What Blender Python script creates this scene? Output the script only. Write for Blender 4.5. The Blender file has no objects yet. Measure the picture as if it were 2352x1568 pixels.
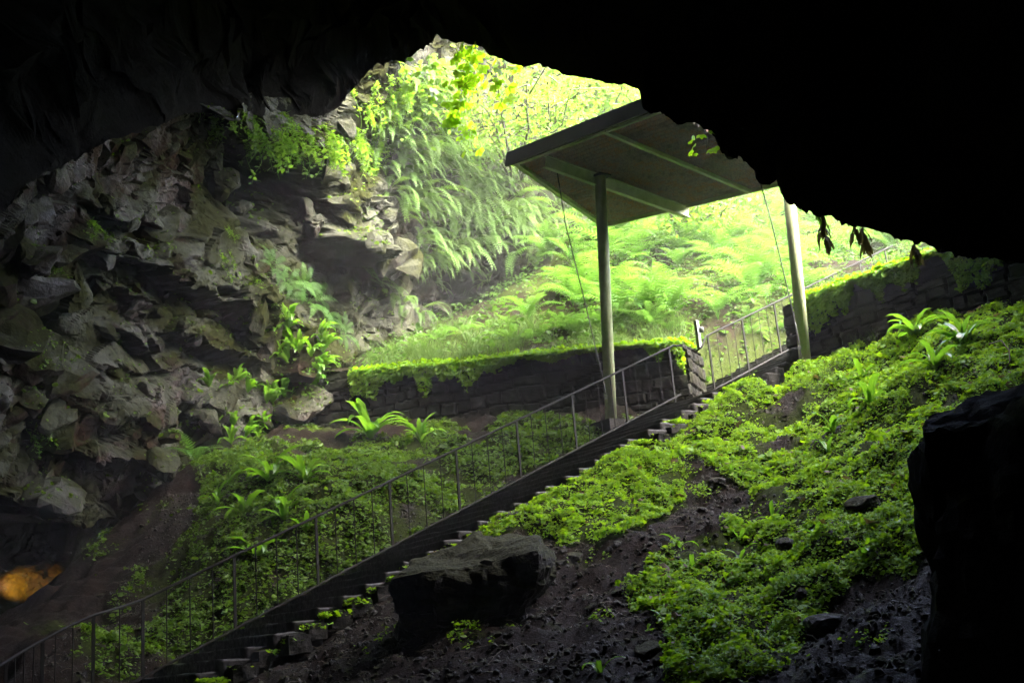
import bpy, bmesh, math, random
import numpy as np
from mathutils import Matrix, Vector
RNG = np.random.default_rng(7); random.seed(7)
scene = bpy.context.scene
COL = scene.collection
# ------------------------------------------------------------------ camera frame
F_PX, CX, CY = 2613., 1176., 784.           # 40 mm lens, picture measured 2352 x 1568
_Z = np.array([-846, 9784, 2613.]); _Z /= np.linalg.norm(_Z)
_Y = np.array([0, 0, 1.]); _Y = _Y - _Y @ _Z * _Z; _Y /= np.linalg.norm(_Y)
_X = np.cross(_Y, _Z)
if _X[0] < 0: _X = -_X
MW = np.stack([_X, _Y, _Z]); EYE = np.array([0, 0, 1.6])
def U(px, py, d):
    px, py, d = np.broadcast_arrays(np.asarray(px, float), np.asarray(py, float), np.asarray(d, float))
    v = np.stack([(px-CX)/F_PX*d, -(py-CY)/F_PX*d, d], -1)
    return v @ MW.T + EYE
def PROJ(P):
    v = (np.asarray(P)-EYE) @ MW
    return CX+F_PX*v[..., 0]/v[..., 2], CY-F_PX*v[..., 1]/v[..., 2], v[..., 2]
# ------------------------------------------------------------------ noise
def _h(i, j, k, s):
    with np.errstate(over='ignore'):
        n = (i.astype(np.int64)*374761393 + j.astype(np.int64)*668265263 + k.astype(np.int64)*2147483647*3 + s*1274126177) & 0xffffffff
        n = ((n ^ (n >> 13))*1274126177) & 0xffffffff
        n = ((n ^ (n >> 16))*2246822519) & 0xffffffff
        n = n ^ (n >> 15)
    return (n & 0xffffff)/16777215.
def vnoise(P, s=0):
    I = np.floor(P).astype(np.int64); f = P-I; f = f*f*f*(f*(f*6-15)+10)
    o = 0
    for a in (0, 1):
        for b in (0, 1):
            for c in (0, 1):
                w = (f[..., 0] if a else 1-f[..., 0])*(f[..., 1] if b else 1-f[..., 1])*(f[..., 2] if c else 1-f[..., 2])
                o = o + w*_h(I[..., 0]+a, I[..., 1]+b, I[..., 2]+c, s)
    return o*2-1
def fbm(P, oct=4, s=0, gain=.5):
    o = 0; a = 1.; P = np.asarray(P, float)
    for k in range(oct):
        o = o+a*vnoise(P*2.03**k+k*17.3, s+k); a *= gain
    return o
def facets(P, s=0):
    """blocky rock: every cell is a tilted plane with its own height"""
    I = np.floor(P).astype(np.int64)
    best = np.full(P.shape[:-1], 1e9); val = np.zeros(P.shape[:-1])
    for a in (-1, 0, 1):
        for b in (-1, 0, 1):
            for c in (-1, 0, 1):
                i, j, k = I[..., 0]+a, I[..., 1]+b, I[..., 2]+c
                q = np.stack([i+_h(i, j, k, s), j+_h(i, j, k, s+1), k+_h(i, j, k, s+2)], -1)
                d = P-q; dd = (d*d).sum(-1); m = dd < best
                v = (_h(i, j, k, s+3)-.5) + ((_h(i, j, k, s+4)-.5)*d[..., 0]+(_h(i, j, k, s+5)-.5)*d[..., 1]+(_h(i, j, k, s+6)-.5)*d[..., 2])*1.3
                val = np.where(m, v, val); best = np.where(m, dd, best)
    return val
def tps(pts, vals, smooth=0.):
    pts = np.asarray(pts, float); vals = np.asarray(vals, float); sc = np.abs(pts).max(); p = pts/sc; n = len(p)
    def K(r2): return r2*np.log(r2+1e-12)
    A = K(((p[:, None]-p[None])**2).sum(-1))+np.eye(n)*smooth
    B = np.c_[np.ones(n), p]; M = np.zeros((n+3, n+3)); M[:n, :n] = A; M[:n, n:] = B; M[n:, :n] = B.T
    w = np.linalg.solve(M, np.r_[vals, 0, 0, 0])
    def ev(x, y):
        q = np.stack([np.asarray(x, float), np.asarray(y, float)], -1)/sc; sh = q.shape[:-1]; q = q.reshape(-1, 2); out = np.empty(len(q))
        for s in range(0, len(q), 20000):
            r = q[s:s+20000]; out[s:s+20000] = K(((r[:, None]-p[None])**2).sum(-1)) @ w[:n]+w[n]+r @ w[n+1:]
        return out.reshape(sh)
    return ev
def inpoly(x, y, poly):
    x = np.asarray(x); y = np.asarray(y); r = np.zeros(x.shape, bool); n = len(poly)
    for i in range(n):
        (x0, y0), (x1, y1) = poly[i], poly[(i+1) % n]
        if y0 == y1: continue
        c = ((y0 > y) != (y1 > y)) & (x < (x1-x0)*(y-y0)/(y1-y0)+x0); r ^= c
    return r
def sstep(a, b, x):
    t = np.clip((np.asarray(x, float)-a)/(b-a), 0, 1); return t*t*(3-2*t)
# ------------------------------------------------------------------ mesh helpers
def build_mesh(name, V, faces, mat, smooth=False, attrs=None):
    """faces: list of index arrays (m,k)"""
    V = np.asarray(V, np.float32); me = bpy.data.meshes.new(name)
    faces = [np.asarray(f, np.int32) for f in (faces if isinstance(faces, list) else [faces])]
    faces = [f for f in faces if len(f)]
    li = np.concatenate([f.ravel() for f in faces]); cnt = np.concatenate([np.full(len(f), f.shape[1], np.int32) for f in faces])
    me.vertices.add(len(V)); me.vertices.foreach_set('co', V.ravel())
    me.loops.add(len(li)); me.loops.foreach_set('vertex_index', li)
    me.polygons.add(len(cnt)); me.polygons.foreach_set('loop_start', np.r_[0, np.cumsum(cnt)[:-1]].astype(np.int32))
    me.polygons.foreach_set('loop_total', cnt)
    me.polygons.foreach_set('use_smooth', np.full(len(cnt), bool(smooth)))
    for k, a in (attrs or {}).items():
        at = me.attributes.new(k, 'FLOAT', 'POINT'); at.data.foreach_set('value', np.asarray(a, np.float32).ravel())
    me.update(calc_edges=True); me.validate()
    if mat: me.materials.append(mat)
    return me
def mk(name, V, faces, mat, parent=None, origin=None, smooth=False, attrs=None):
    V = np.asarray(V, float); o = np.zeros(3) if origin is None else np.asarray(origin, float)
    ob = bpy.data.objects.new(name, build_mesh(name, V-o, faces, mat, smooth, attrs)); COL.objects.link(ob)
    if parent is None: ob.location = o
    else: ob.parent = parent
    return ob
def tag(o, label=None, cat=None, group=None, kind=None):
    if label: o['label'] = label
    if cat: o['category'] = cat
    if group: o['group'] = group
    if kind: o['kind'] = kind
    return o
def thing(name, label, cat, loc, group=None):
    o = bpy.data.objects.new(name, None); o.empty_display_size = .1; COL.objects.link(o); o.location = loc
    return tag(o, label, cat, group)
def grid_faces(ny, nx):
    i = np.arange((ny-1)*(nx-1)); r = i//(nx-1); c = i % (nx-1); a = r*nx+c
    return np.stack([a, a+1, a+nx+1, a+nx], -1)
def tube(pts, rad, seg=8, cap=True):
    pts = np.asarray(pts, float); n = len(pts); rad = np.broadcast_to(np.asarray(rad, float), (n,))
    T = np.gradient(pts, axis=0); T /= np.linalg.norm(T, axis=1)[:, None]+1e-9
    up = np.array([0, 0, 1.]) if abs(T[0, 2]) < .9 else np.array([1., 0, 0])
    V = []
    for p, t, r in zip(pts, T, rad):
        a = np.cross(up, t); a /= np.linalg.norm(a); b = np.cross(t, a)
        th = np.arange(seg)/seg*2*np.pi
        V.append(p+r*(np.cos(th)[:, None]*a+np.sin(th)[:, None]*b))
    V = np.concatenate(V); fs = []
    for i in range(n-1):
        k = np.arange(seg); k2 = (k+1) % seg
        fs.append(np.stack([i*seg+k, i*seg+k2, (i+1)*seg+k2, (i+1)*seg+k], -1))
    F = [np.concatenate(fs)]
    if cap: F += [np.arange(seg)[None, ::-1], (np.arange(seg)+(n-1)*seg)[None]]
    return V, F
def join(parts):
    """[(V,[faces])] -> one"""
    V = []; F = []; o = 0
    for v, f in parts:
        V.append(v); F += [np.asarray(x)+o for x in (f if isinstance(f, list) else [f])]; o += len(v)
    by = {}
    for f in F: by.setdefault(f.shape[1], []).append(f)
    return np.concatenate(V), [np.concatenate(x) for x in by.values()]
def obox(c, ax, ay, az, hx, hy, hz):
    c = np.asarray(c, float); ax, ay, az = (np.asarray(a, float)/np.linalg.norm(a) for a in (ax, ay, az))
    V = np.array([c+sx*hx*ax+sy*hy*ay+sz*hz*az for sz in (-1, 1) for sy in (-1, 1) for sx in (-1, 1)])
    return V, [np.array([[0, 2, 3, 1], [4, 5, 7, 6], [0, 1, 5, 4], [2, 6, 7, 3], [0, 4, 6, 2], [1, 3, 7, 5]])]
def cube_grid(n):
    """unit cube [-1,1]^3 surface, n cells per side, welded"""
    bm = bmesh.new(); bmesh.ops.create_cube(bm, size=2.); bmesh.ops.subdivide_edges(bm, edges=bm.edges[:], cuts=n-1, use_grid_fill=True)
    bm.verts.ensure_lookup_table(); V = np.array([v.co[:] for v in bm.verts]); F = np.array([[v.index for v in f.verts] for f in bm.faces]); bm.free()
    return V, F
def ico(n):
    bm = bmesh.new(); bmesh.ops.create_icosphere(bm, subdivisions=n, radius=1.)
    V = np.array([v.co[:] for v in bm.verts]); F = np.array([[v.index for v in f.verts] for f in bm.faces]); bm.free()
    return V, F
CUBE = {n: cube_grid(n) for n in (6, 10, 28)}
ICO = {n: ico(n) for n in (3, 4)}
# ------------------------------------------------------------------ materials
def new_mat(name):
    m = bpy.data.materials.new(name); m.use_nodes = True; nt = m.node_tree; nt.nodes.clear()
    out = nt.nodes.new('ShaderNodeOutputMaterial'); return m, nt, out
def N(nt, t, **kw):
    n = nt.nodes.new(t)
    for k, v in kw.items():
        if k.startswith('i_'):
            key = k[2:]; key = int(key) if key.isdigit() else key.replace('_', ' ')
            n.inputs[key].default_value = v
        else: setattr(n, k, v)
    return n
def ramp(nt, fac, stops):
    r = nt.nodes.new('ShaderNodeValToRGB'); e = r.color_ramp.elements
    while len(e) < len(stops): e.new(.5)
    for el, (p, c) in zip(e, stops):
        el.position = p; el.color = (*c, 1) if len(c) == 3 else c
    nt.links.new(fac, r.inputs[0]); return r.outputs[0]
def noise(nt, scale, detail=6, rough=.6, vec=None, dist=0.):
    n = N(nt, 'ShaderNodeTexNoise'); n.inputs['Scale'].default_value = scale; n.inputs['Detail'].default_value = detail
    n.inputs['Roughness'].default_value = rough; n.inputs['Distortion'].default_value = dist
    if vec is None:
        g = nt.nodes.get('GEO') or N(nt, 'ShaderNodeNewGeometry', name='GEO'); vec = g.outputs['Position']
    nt.links.new(vec, n.inputs['Vector']); return n.outputs['Fac']
def mixc(nt, fac, a, b):
    m = N(nt, 'ShaderNodeMix', data_type='RGBA')
    for s, v in ((0, fac), (6, a), (7, b)):
        if isinstance(v, (int, float)): m.inputs[s].default_value = v
        elif isinstance(v, tuple): m.inputs[s].default_value = (*v, 1)
        else: nt.links.new(v, m.inputs[s])
    return m.outputs[2]
def math_(nt, op, a, b=0.):
    m = N(nt, 'ShaderNodeMath', operation=op)
    for s, v in ((0, a), (1, b)):
        if isinstance(v, (int, float)): m.inputs[s].default_value = v
        else: nt.links.new(v, m.inputs[s])
    return m.outputs[0]
def bump(nt, h, strength, dist):
    b = N(nt, 'ShaderNodeBump'); b.inputs['Strength'].default_value = strength; b.inputs['Distance'].default_value = dist
    nt.links.new(h, b.inputs['Height']); return b.outputs[0]
def principled(nt, out, base, rough, nrm=None, spec=.5, metal=0.):
    p = N(nt, 'ShaderNodeBsdfPrincipled')
    for k, v in (('Base Color', base), ('Roughness', rough), ('Metallic', metal), ('Specular IOR Level', spec)):
        if isinstance(v, tuple): p.inputs[k].default_value = (*v, 1)
        elif isinstance(v, (int, float)): p.inputs[k].default_value = v
        else: nt.links.new(v, p.inputs[k])
    if nrm is not None: nt.links.new(nrm, p.inputs['Normal'])
    if out is not None: nt.links.new(p.outputs[0], out.inputs[0])
    return p
def attr(nt, name):
    a = N(nt, 'ShaderNodeAttribute', attribute_name=name); return a.outputs['Fac']

def mat_rock():
    m, nt, out = new_mat('wet limestone')
    big = noise(nt, .55, 4, .55, dist=.6); med = noise(nt, 2.6, 6, .65); fine = noise(nt, 14, 6, .7); grit = noise(nt, 60, 4, .7)
    stone = ramp(nt, med, [(.3, (.0024, .0014, .0006)), (.48, (.0072, .0044, .0019)), (.62, (.0175, .0115, .0053)), (.8, (.075, .055, .029))])
    red = ramp(nt, fine, [(.3, (.011, .0048, .0018)), (.6, (.032, .0145, .0062)), (.8, (.078, .043, .022))])
    c = mixc(nt, ramp(nt, big, [(.48, (0, 0, 0)), (.6, (.8, .8, .8))]), stone, red)
    algae = ramp(nt, fine, [(.3, (.005, .0062, .0008)), (.55, (.0145, .017, .002)), (.8, (.035, .039, .0045))])
    moss_b = noise(nt, 1.1, 7, .7, dist=.4)
    g = N(nt, 'ShaderNodeNewGeometry'); sx = N(nt, 'ShaderNodeSeparateXYZ'); nt.links.new(g.outputs['Normal'], sx.inputs[0])
    up = math_(nt, 'MULTIPLY_ADD', sx.outputs[2], .16); up.node.inputs[2].default_value = 0.
    mf = math_(nt, 'ADD', moss_b, up); mf = math_(nt, 'ADD', mf, math_(nt, 'MULTIPLY', attr(nt, 'moss'), .35))
    mfac = ramp(nt, mf, [(.47, (0, 0, 0)), (.56, (1, 1, 1))])
    c = mixc(nt, mfac, c, algae)
    wn = noise(nt, .8, 5, .6, dist=.5); wet = ramp(nt, wn, [(.45, (.75, .75, .75)), (.6, (.26, .26, .26))]); wsp = ramp(nt, wn, [(.45, (.06, .06, .06)), (.62, (.6, .6, .6))])
    rough = mixc(nt, mfac, wet, (.8, .8, .8))
    h = math_(nt, 'ADD', math_(nt, 'MULTIPLY', fine, .6), math_(nt, 'MULTIPLY', grit, .3)); h = math_(nt, 'ADD', h, math_(nt, 'MULTIPLY', med, 1.4))
    principled(nt, out, c, rough, bump(nt, h, .8, .09), wsp); return m
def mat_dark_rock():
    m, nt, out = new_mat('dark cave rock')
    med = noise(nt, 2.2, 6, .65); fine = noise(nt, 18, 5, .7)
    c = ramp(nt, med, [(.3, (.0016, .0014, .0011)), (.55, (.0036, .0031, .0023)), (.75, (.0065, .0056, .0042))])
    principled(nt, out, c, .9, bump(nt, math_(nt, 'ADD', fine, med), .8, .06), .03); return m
def mat_boulder(name, mossy, top=.5):
    m, nt, out = new_mat(name)
    med = noise(nt, 5, 6, .65); fine = noise(nt, 26, 6, .7)
    c = ramp(nt, med, [(.3, (.009, .008, .007)), (.5, (.02, .018, .0155)), (.7, (.045, .041, .036))])
    ml = ramp(nt, fine, [(.3, (.009, .0098, .0024)), (.55, (.024, .025, .0065)), (.8, (.05, .052, .016))])
    g = N(nt, 'ShaderNodeNewGeometry'); sx = N(nt, 'ShaderNodeSeparateXYZ'); nt.links.new(g.outputs['Normal'], sx.inputs[0])
    f = math_(nt, 'ADD', math_(nt, 'MULTIPLY', sx.outputs[2], .7), math_(nt, 'MULTIPLY', noise(nt, 3.2, 6, .7), .9))
    fac = ramp(nt, f, [(.45+top*.6-mossy*.3, (0, 0, 0)), (.62+top*.6-mossy*.3, (1, 1, 1))])
    c = mixc(nt, fac, c, ml); r = mixc(nt, fac, (.34, .34, .34), (.85, .85, .85))
    principled(nt, out, c, r, bump(nt, math_(nt, 'ADD', fine, math_(nt, 'MULTIPLY', med, 1.5)), .9, .035), .18); return m
def mat_ground():
    m, nt, out = new_mat('damp earth and moss')
    med = noise(nt, 3, 6, .65); fine = noise(nt, 22, 6, .75); grit = noise(nt, 90, 3, .6)
    soil = ramp(nt, med, [(.3, (.0045, .002, .0008)), (.52, (.011, .0048, .0021)), (.75, (.022, .0102, .0045))])
    peb = ramp(nt, fine, [(.42, (.003, .0019, .0012)), (.6, (.010, .0068, .0042)), (.78, (.034, .027, .02))])
    soil = mixc(nt, .5, soil, peb)
    ml = ramp(nt, fine, [(.3, (.005, .008, .001)), (.55, (.02, .03, .003)), (.8, (.055, .075, .007))])
    f = math_(nt, 'ADD', attr(nt, 'moss'), math_(nt, 'MULTIPLY', math_(nt, 'SUBTRACT', noise(nt, 2.2, 7, .75), .5), 1.3))
    fac = ramp(nt, f, [(.36, (0, 0, 0)), (.56, (1, 1, 1))])
    c = mixc(nt, fac, soil, ml)
    r = mixc(nt, fac, ramp(nt, grit, [(.45, (.85, .85, .85)), (.68, (.25, .25, .25))]), (.9, .9, .9))
    h = math_(nt, 'ADD', math_(nt, 'MULTIPLY', fine, 1.), math_(nt, 'MULTIPLY', grit, .35))
    principled(nt, out, c, r, bump(nt, h, .9, .05), .08); return m
def mat_leaf(name, c0, c1, trans, tf=.45, rough=.38, use='rand', spec=.4):
    m, nt, out = new_mat(name)
    if use == 'attr': fac = attr(nt, 'tint')
    else:
        oi = N(nt, 'ShaderNodeObjectInfo'); fac = math_(nt, 'ADD', math_(nt, 'MULTIPLY', oi.outputs['Random'], .6), math_(nt, 'MULTIPLY', noise(nt, 3., 3, .6), .5))
        fac = math_(nt, 'SUBTRACT', fac, .05)
    col = mixc(nt, fac, c0, c1)
    p = principled(nt, None, col, rough, None, spec)
    t = N(nt, 'ShaderNodeBsdfTranslucent'); nt.links.new(mixc(nt, fac, tuple(x*.8 for x in trans), trans), t.inputs[0])
    mx = N(nt, 'ShaderNodeMixShader'); mx.inputs[0].default_value = tf
    nt.links.new(p.outputs[0], mx.inputs[1]); nt.links.new(t.outputs[0], mx.inputs[2]); nt.links.new(mx.outputs[0], out.inputs[0]); return m
def mat_plain(name, c0, c1, rough=.5, scale=12, bumpd=.01, spec=.5, metal=0., wet=False):
    m, nt, out = new_mat(name)
    n1 = noise(nt, scale, 6, .65)
    c = ramp(nt, n1, [(.3, c0), (.7, c1)])
    r = ramp(nt, noise(nt, scale*1.7, 4, .6), [(.38, (.3, .3, .3)), (.62, (.65, .65, .65))]) if wet else rough
    principled(nt, out, c, r, bump(nt, noise(nt, scale*3, 5, .7), .6, bumpd), spec, metal); return m
def mat_wall():
    m, nt, out = new_mat('rubble masonry')
    tc = N(nt, 'ShaderNodeTexCoord'); n1 = noise(nt, 5, 5, .7)
    a = attr(nt, 'stone')
    c = ramp(nt, a, [(0., (.003, .0027, .0022)), (.5, (.010, .0088, .007)), (1., (.022, .0195, .0155))])
    c = mixc(nt, ramp(nt, n1, [(.35, (0, 0, 0)), (.7, (.7, .7, .7))]), c, (.012, .012, .009))
    mo = ramp(nt, noise(nt, 1.6, 6, .7), [(.52, (0, 0, 0)), (.66, (.8, .8, .8))])
    c = mixc(nt, mo, c, (.018, .022, .006))
    principled(nt, out, c, .5, bump(nt, noise(nt, 30, 6, .7), .7, .02), .1); return m
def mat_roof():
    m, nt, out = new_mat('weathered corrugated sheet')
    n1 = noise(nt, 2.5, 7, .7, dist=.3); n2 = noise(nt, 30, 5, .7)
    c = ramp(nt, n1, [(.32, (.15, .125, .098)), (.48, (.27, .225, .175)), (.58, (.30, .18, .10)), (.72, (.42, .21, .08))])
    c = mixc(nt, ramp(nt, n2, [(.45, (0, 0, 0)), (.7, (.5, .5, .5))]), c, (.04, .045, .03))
    c = mixc(nt, ramp(nt, math_(nt, 'ADD', attr(nt, 'rib'), math_(nt, 'MULTIPLY', math_(nt, 'SUBTRACT', n2, .5), .8)), [(.5, (0, 0, 0)), (.85, (.6, .6, .6))]), c, (.06, .046, .03))  # rib stripes: dirt colour that also stands in for missing corrugation shade
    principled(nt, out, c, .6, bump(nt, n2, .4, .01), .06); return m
M_ROCK = mat_rock(); M_DARK = mat_dark_rock(); M_GROUND = mat_ground()
M_BOULD = mat_boulder('mossy boulder stone', 1., .55); M_STONE = mat_boulder('grey wet stone', .25, .9)
M_BLACK = mat_plain('shadow black rock', (.003, .0026, .002), (.009, .008, .007), .9, 6, .05, .06)  # shadow on the outcrop put into its even near-black colour
M_STEP = mat_plain('worn wet step stone', (.006, .0055, .005), (.02, .0185, .0165), scale=9, bumpd=.02, wet=True, spec=.22)
M_EDGE = mat_plain('rough edge stone', (.006, .0055, .005), (.024, .022, .019), .7, 9, .03, .1)
M_RAIL = mat_plain('black painted iron', (.005, .005, .0045), (.012, .0115, .01), .6, 20, .003, .1)
M_POLE = mat_plain('algae stained green paint', (.26, .3, .15), (.42, .47, .27), .6, 4, .003, .2)
M_GALV = mat_plain('galvanised steel', (.05, .052, .05), (.10, .103, .10), .5, 15, .002, metal=.3)
M_CABLE = mat_plain('dark steel cable', (.02, .02, .02), (.05, .05, .045), .5, 30, .002)
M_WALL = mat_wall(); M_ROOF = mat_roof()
M_TWIG = mat_plain('dead twigs', (.05, .04, .028), (.16, .13, .09), .7, 15, .005)
M_BARK = mat_plain('bark', (.03, .026, .018), (.09, .08, .055), .8, 18, .02)
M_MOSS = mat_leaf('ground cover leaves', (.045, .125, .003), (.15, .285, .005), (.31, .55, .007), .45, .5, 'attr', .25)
M_HART = mat_leaf('glossy strap leaf', (.035, .11, .009), (.075, .17, .012), (.16, .36, .015), .45, .24, spec=.55)
M_FERN = mat_leaf('fern frond', (.024, .08, .012), (.058, .13, .019), (.10, .23, .022), .42, .5, spec=.15)
M_LOW = mat_leaf('low hillside leaves', (.016, .05, .008), (.045, .095, .014), (.075, .165, .016), .4, .5, 'attr', .25)
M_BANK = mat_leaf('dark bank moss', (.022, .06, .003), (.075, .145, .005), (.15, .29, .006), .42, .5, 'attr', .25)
M_CLIFF = mat_leaf('hanging fern frond', (.045, .1, .02), (.08, .14, .03), (.14, .26, .03), .42, .5, spec=.12)
M_IVY = mat_leaf('trailing leaves', (.05, .12, .012), (.10, .19, .02), (.2, .38, .02), .45, .32)
M_LIME = mat_leaf('lime yellow vine leaves', (.15, .27, .010), (.24, .38, .012), (.52, .8, .02), .65, .4)
M_TREE = mat_leaf('tree leaves', (.05, .11, .015), (.09, .16, .02), (.2, .36, .03), .5, .4, 'attr')
M_GRASS = mat_leaf('grass blades', (.03, .07, .012), (.065, .11, .022), (.1, .18, .025), .4, .5, spec=.2)
M_DEADLEAF = mat_leaf('withered leaves', (.05, .035, .012), (.10, .065, .02), (.12, .1, .02), .35, .6)

# ------------------------------------------------------------------ stair line
P0, P1 = U(328, 1555, 13.4), U(1550, 913, 19.8)
SD = P1-P0; RUN = np.hypot(SD[0], SD[1]); SH = np.r_[SD[:2]/RUN, 0]; NH = np.array([SH[1], -SH[0], 0]); SLOPE = SD[2]/RUN
def railpt(s, off=0., dz=0.):         # s metres along the stair (horizontal)
    s = np.asarray(s, float)[..., None]; return P0+SH*s+NH*off+np.array([0, 0, 1.])*(s*SLOPE+dz)
def stair_sn(x, y):
    dx, dy = x-P0[0], y-P0[1]; return dx*SH[0]+dy*SH[1], dx*NH[0]+dy*NH[1]
def wid(s): return 1.74-.36*sstep(6, 9, s)
# ------------------------------------------------------------------ cave floor (height field)
RW0 = U(1808, 760, 20.2)              # near end of the right wall
fl = []
for s in (-6, -3, 0, 3, 6, 9, 12):
    w = float(wid(s)) if s < 9 else 1.2
    fl += [tuple(railpt(s, w+.1, -.25+.13*float(sstep(0, 4, s)))), tuple(railpt(s, -.36, -.3))]
px_d = [(700, 1568, 11.6), (1000, 1568, 9.9), (1400, 1568, 9.), (1900, 1568, 8.), (2352, 1568, 7.), (1000, 1450, 11.3), (1200, 1400, 11.5), (1500, 1400, 11.2),
        (1300, 1280, 12.9), (1600, 1200, 13.6), (1750, 1080, 15.2), (1900, 950, 16.6), (2100, 1300, 10.2), (2100, 1150, 11.6), (2120, 1000, 13.4), (1950, 1400, 9.6),
        (2100, 860, 15.6), (2050, 765, 18.2), (2200, 725, 17.6), (2352, 692, 16.9), (2352, 800, 15.), (2352, 920, 13.2), (1860, 825, 19.3), (2500, 660, 16.5), (2352, 1200, 9.8),
        (721, 1150, 17.), (560, 1200, 17.2), (400, 1095, 20.4), (300, 1180, 19.4), (150, 1315, 18.), (0, 1450, 16.), (490, 1045, 21), (600, 1010, 22.6), (720, 990, 23.6), (850, 980, 23.2),
        (1000, 972, 22.4), (1250, 955, 21.3), (1400, 940, 20.6), (1540, 925, 20.3), (900, 1060, 20.5), (1150, 1010, 19.9), (300, 1420, 15.6), (100, 1500, 14.), (480, 1330, 16.), (-150, 1500, 15.), (0, 1480, 19.), (-100, 1500, 18.5), (100, 1390, 19.6), (62, 1395, 17.6), (60, 1420, 20.8), (-60, 1500, 21)]
for a in px_d: fl.append(tuple(U(*a)))
fl += [(0, 0, -.1), (-5, 4, -1.2), (4, 3, .2), (-9, 8, -1.2), (9, 5, 1.4), (0, -8, -1.), (14, 8, 3.6), (-14, 12, 0), (16, 16, 5.5), (10, 17, 5.6)]
fl = np.array(fl); FLOOR = tps(fl[:, :2], fl[:, 2], 2e-4)
def floor_detail(x, y):
    P = np.stack([x, y, 0*x], -1)
    r = .13*fbm(P*.9, 3, 5)+.075*fbm(P*2.7, 3, 9)+.03*fbm(P*8, 3, 12)+.018*fbm(P*22, 2, 77)
    t = P.copy(); t[..., 0] = x*.5; t[..., 1] = y*1.7
    r = r+.10*(np.abs(fbm(t*1.3, 2, 31))-.25)
    s, n = stair_sn(x, y)
    k = sstep(.0, .6, np.maximum(n-wid(s), -.3-n)); return r*(.15+.85*k)
def floor_z(x, y):
    x = np.asarray(x, float); y = np.asarray(y, float)
    s, n = stair_sn(x, y); z = FLOOR(x, y)+floor_detail(x, y)
    under = sstep(0, .25, np.minimum(n+.32, wid(s)+.02-n))*sstep(-14, -13, s)
    return z-under*.35-.7*sstep(9.0, 9.5, s)*sstep(-1.9, -1.3, n)*sstep(2.2, 1.6, n)
nx, ny = 440, 400
gx = np.r_[np.linspace(-24, -10.3, 20), np.linspace(-10, 11, nx-40), np.linspace(11.3, 24, 20)]
gy = np.r_[np.linspace(-10, 5.7, 30), np.linspace(6, 25.5, ny-30)]
GX, GY = np.meshgrid(gx, gy)
FZ = floor_z(GX, GY)
FV = np.stack([GX, GY, FZ], -1).reshape(-1, 3)
# moss coverage of the floor
SLOPE_MOSS = [(985, 1275), (1240, 1140), (1500, 1000), (1700, 895), (1850, 810), (2100, 735), (2400, 670), (2400, 900), (2250, 950), (2130, 985), (2100, 1160), (2150, 1250), (2110, 1330),
              (1960, 1350), (1850, 1430), (1800, 1560), (1560, 1600), (1510, 1480), (1480, 1400), (1500, 1300), (1620, 1230), (1700, 1160), (1640, 1090), (1560, 1140), (1460, 1225), (1350, 1255), (1240, 1250), (1180, 1210)]
BANK_MOSS = [(410, 1100), (470, 1050), (600, 1000), (720, 1000), (860, 1005), (1250, 960), (1420, 945), (1560, 915), (1300, 1045), (1050, 1180), (720, 1350), (480, 1480), (320, 1568), (120, 1600), (200, 1400), (330, 1290), (460, 1180)]
def moss_mask(P):
    px, py, d = PROJ(P); q = np.stack([P[..., 0], P[..., 1], 0*px], -1)
    w = 40*fbm(q*1.2, 3, 41); w2 = 40*fbm(q*1.2+9, 3, 43)
    a = inpoly(px+w, py+w2, SLOPE_MOSS); b = inpoly(px+w, py+w2, BANK_MOSS)
    v = fbm(q*1.7, 4, 51)
    s, n = stair_sn(P[..., 0], P[..., 1]); off = np.maximum(n-wid(s)-.0, -.35-n) > 0
    # a bare trodden strip on the right of the lower flight keeps only a little moss
    m = np.where(a, .95+.55*v, np.where(b, .95+.5*v, .06+.28*v))
    dim = np.where(b, sstep(250, 700, px-(py-1300)*.2), 1.)
    return np.where(off, np.clip(m*(.45+.55*dim), 0, 1), 0.)
FM = moss_mask(FV)
# the hillside above the walls is another sheet: cut the floor off behind the wall line
WL0 = U(1577, 850, 20.35)[:2]; WL1 = U(720, 920, 23.9)[:2]; WR0 = RW0[:2]; WR1 = WR0+NH[:2]*9
def wall_side(x, y):
    """>0 behind the retaining walls"""
    dl = (WL1-WL0)/np.linalg.norm(WL1-WL0); dr = (WR1-WR0)/np.linalg.norm(WR1-WR0)
    nl = np.array([dl[1], -dl[0]]); nl = nl if nl[1] > 0 else -nl
    nr = np.array([dr[1], -dr[0]]); nr = nr if nr[1] > 0 else -nr
    a = (x-WL0[0])*nl[0]+(y-WL0[1])*nl[1]; b = (x-WR0[0])*nr[0]+(y-WR0[1])*nr[1]
    s, n = stair_sn(x, y)
    return np.where(n < 0.4, a, b)
ff = grid_faces(ny, nx)
fs_, fn_ = stair_sn(FV[:, 0], FV[:, 1]); keep = (wall_side(FV[:, 0], FV[:, 1]) < np.where((fs_ > 9.3) & (fn_ < 1.3), .12, .5))[ff].all(1)
tag(mk('cave_floor', FV, ff[keep], M_GROUND, smooth=True, attrs={'moss': FM}), 'uneven damp earth and moss floor of the cave', 'ground', kind='structure')
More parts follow.
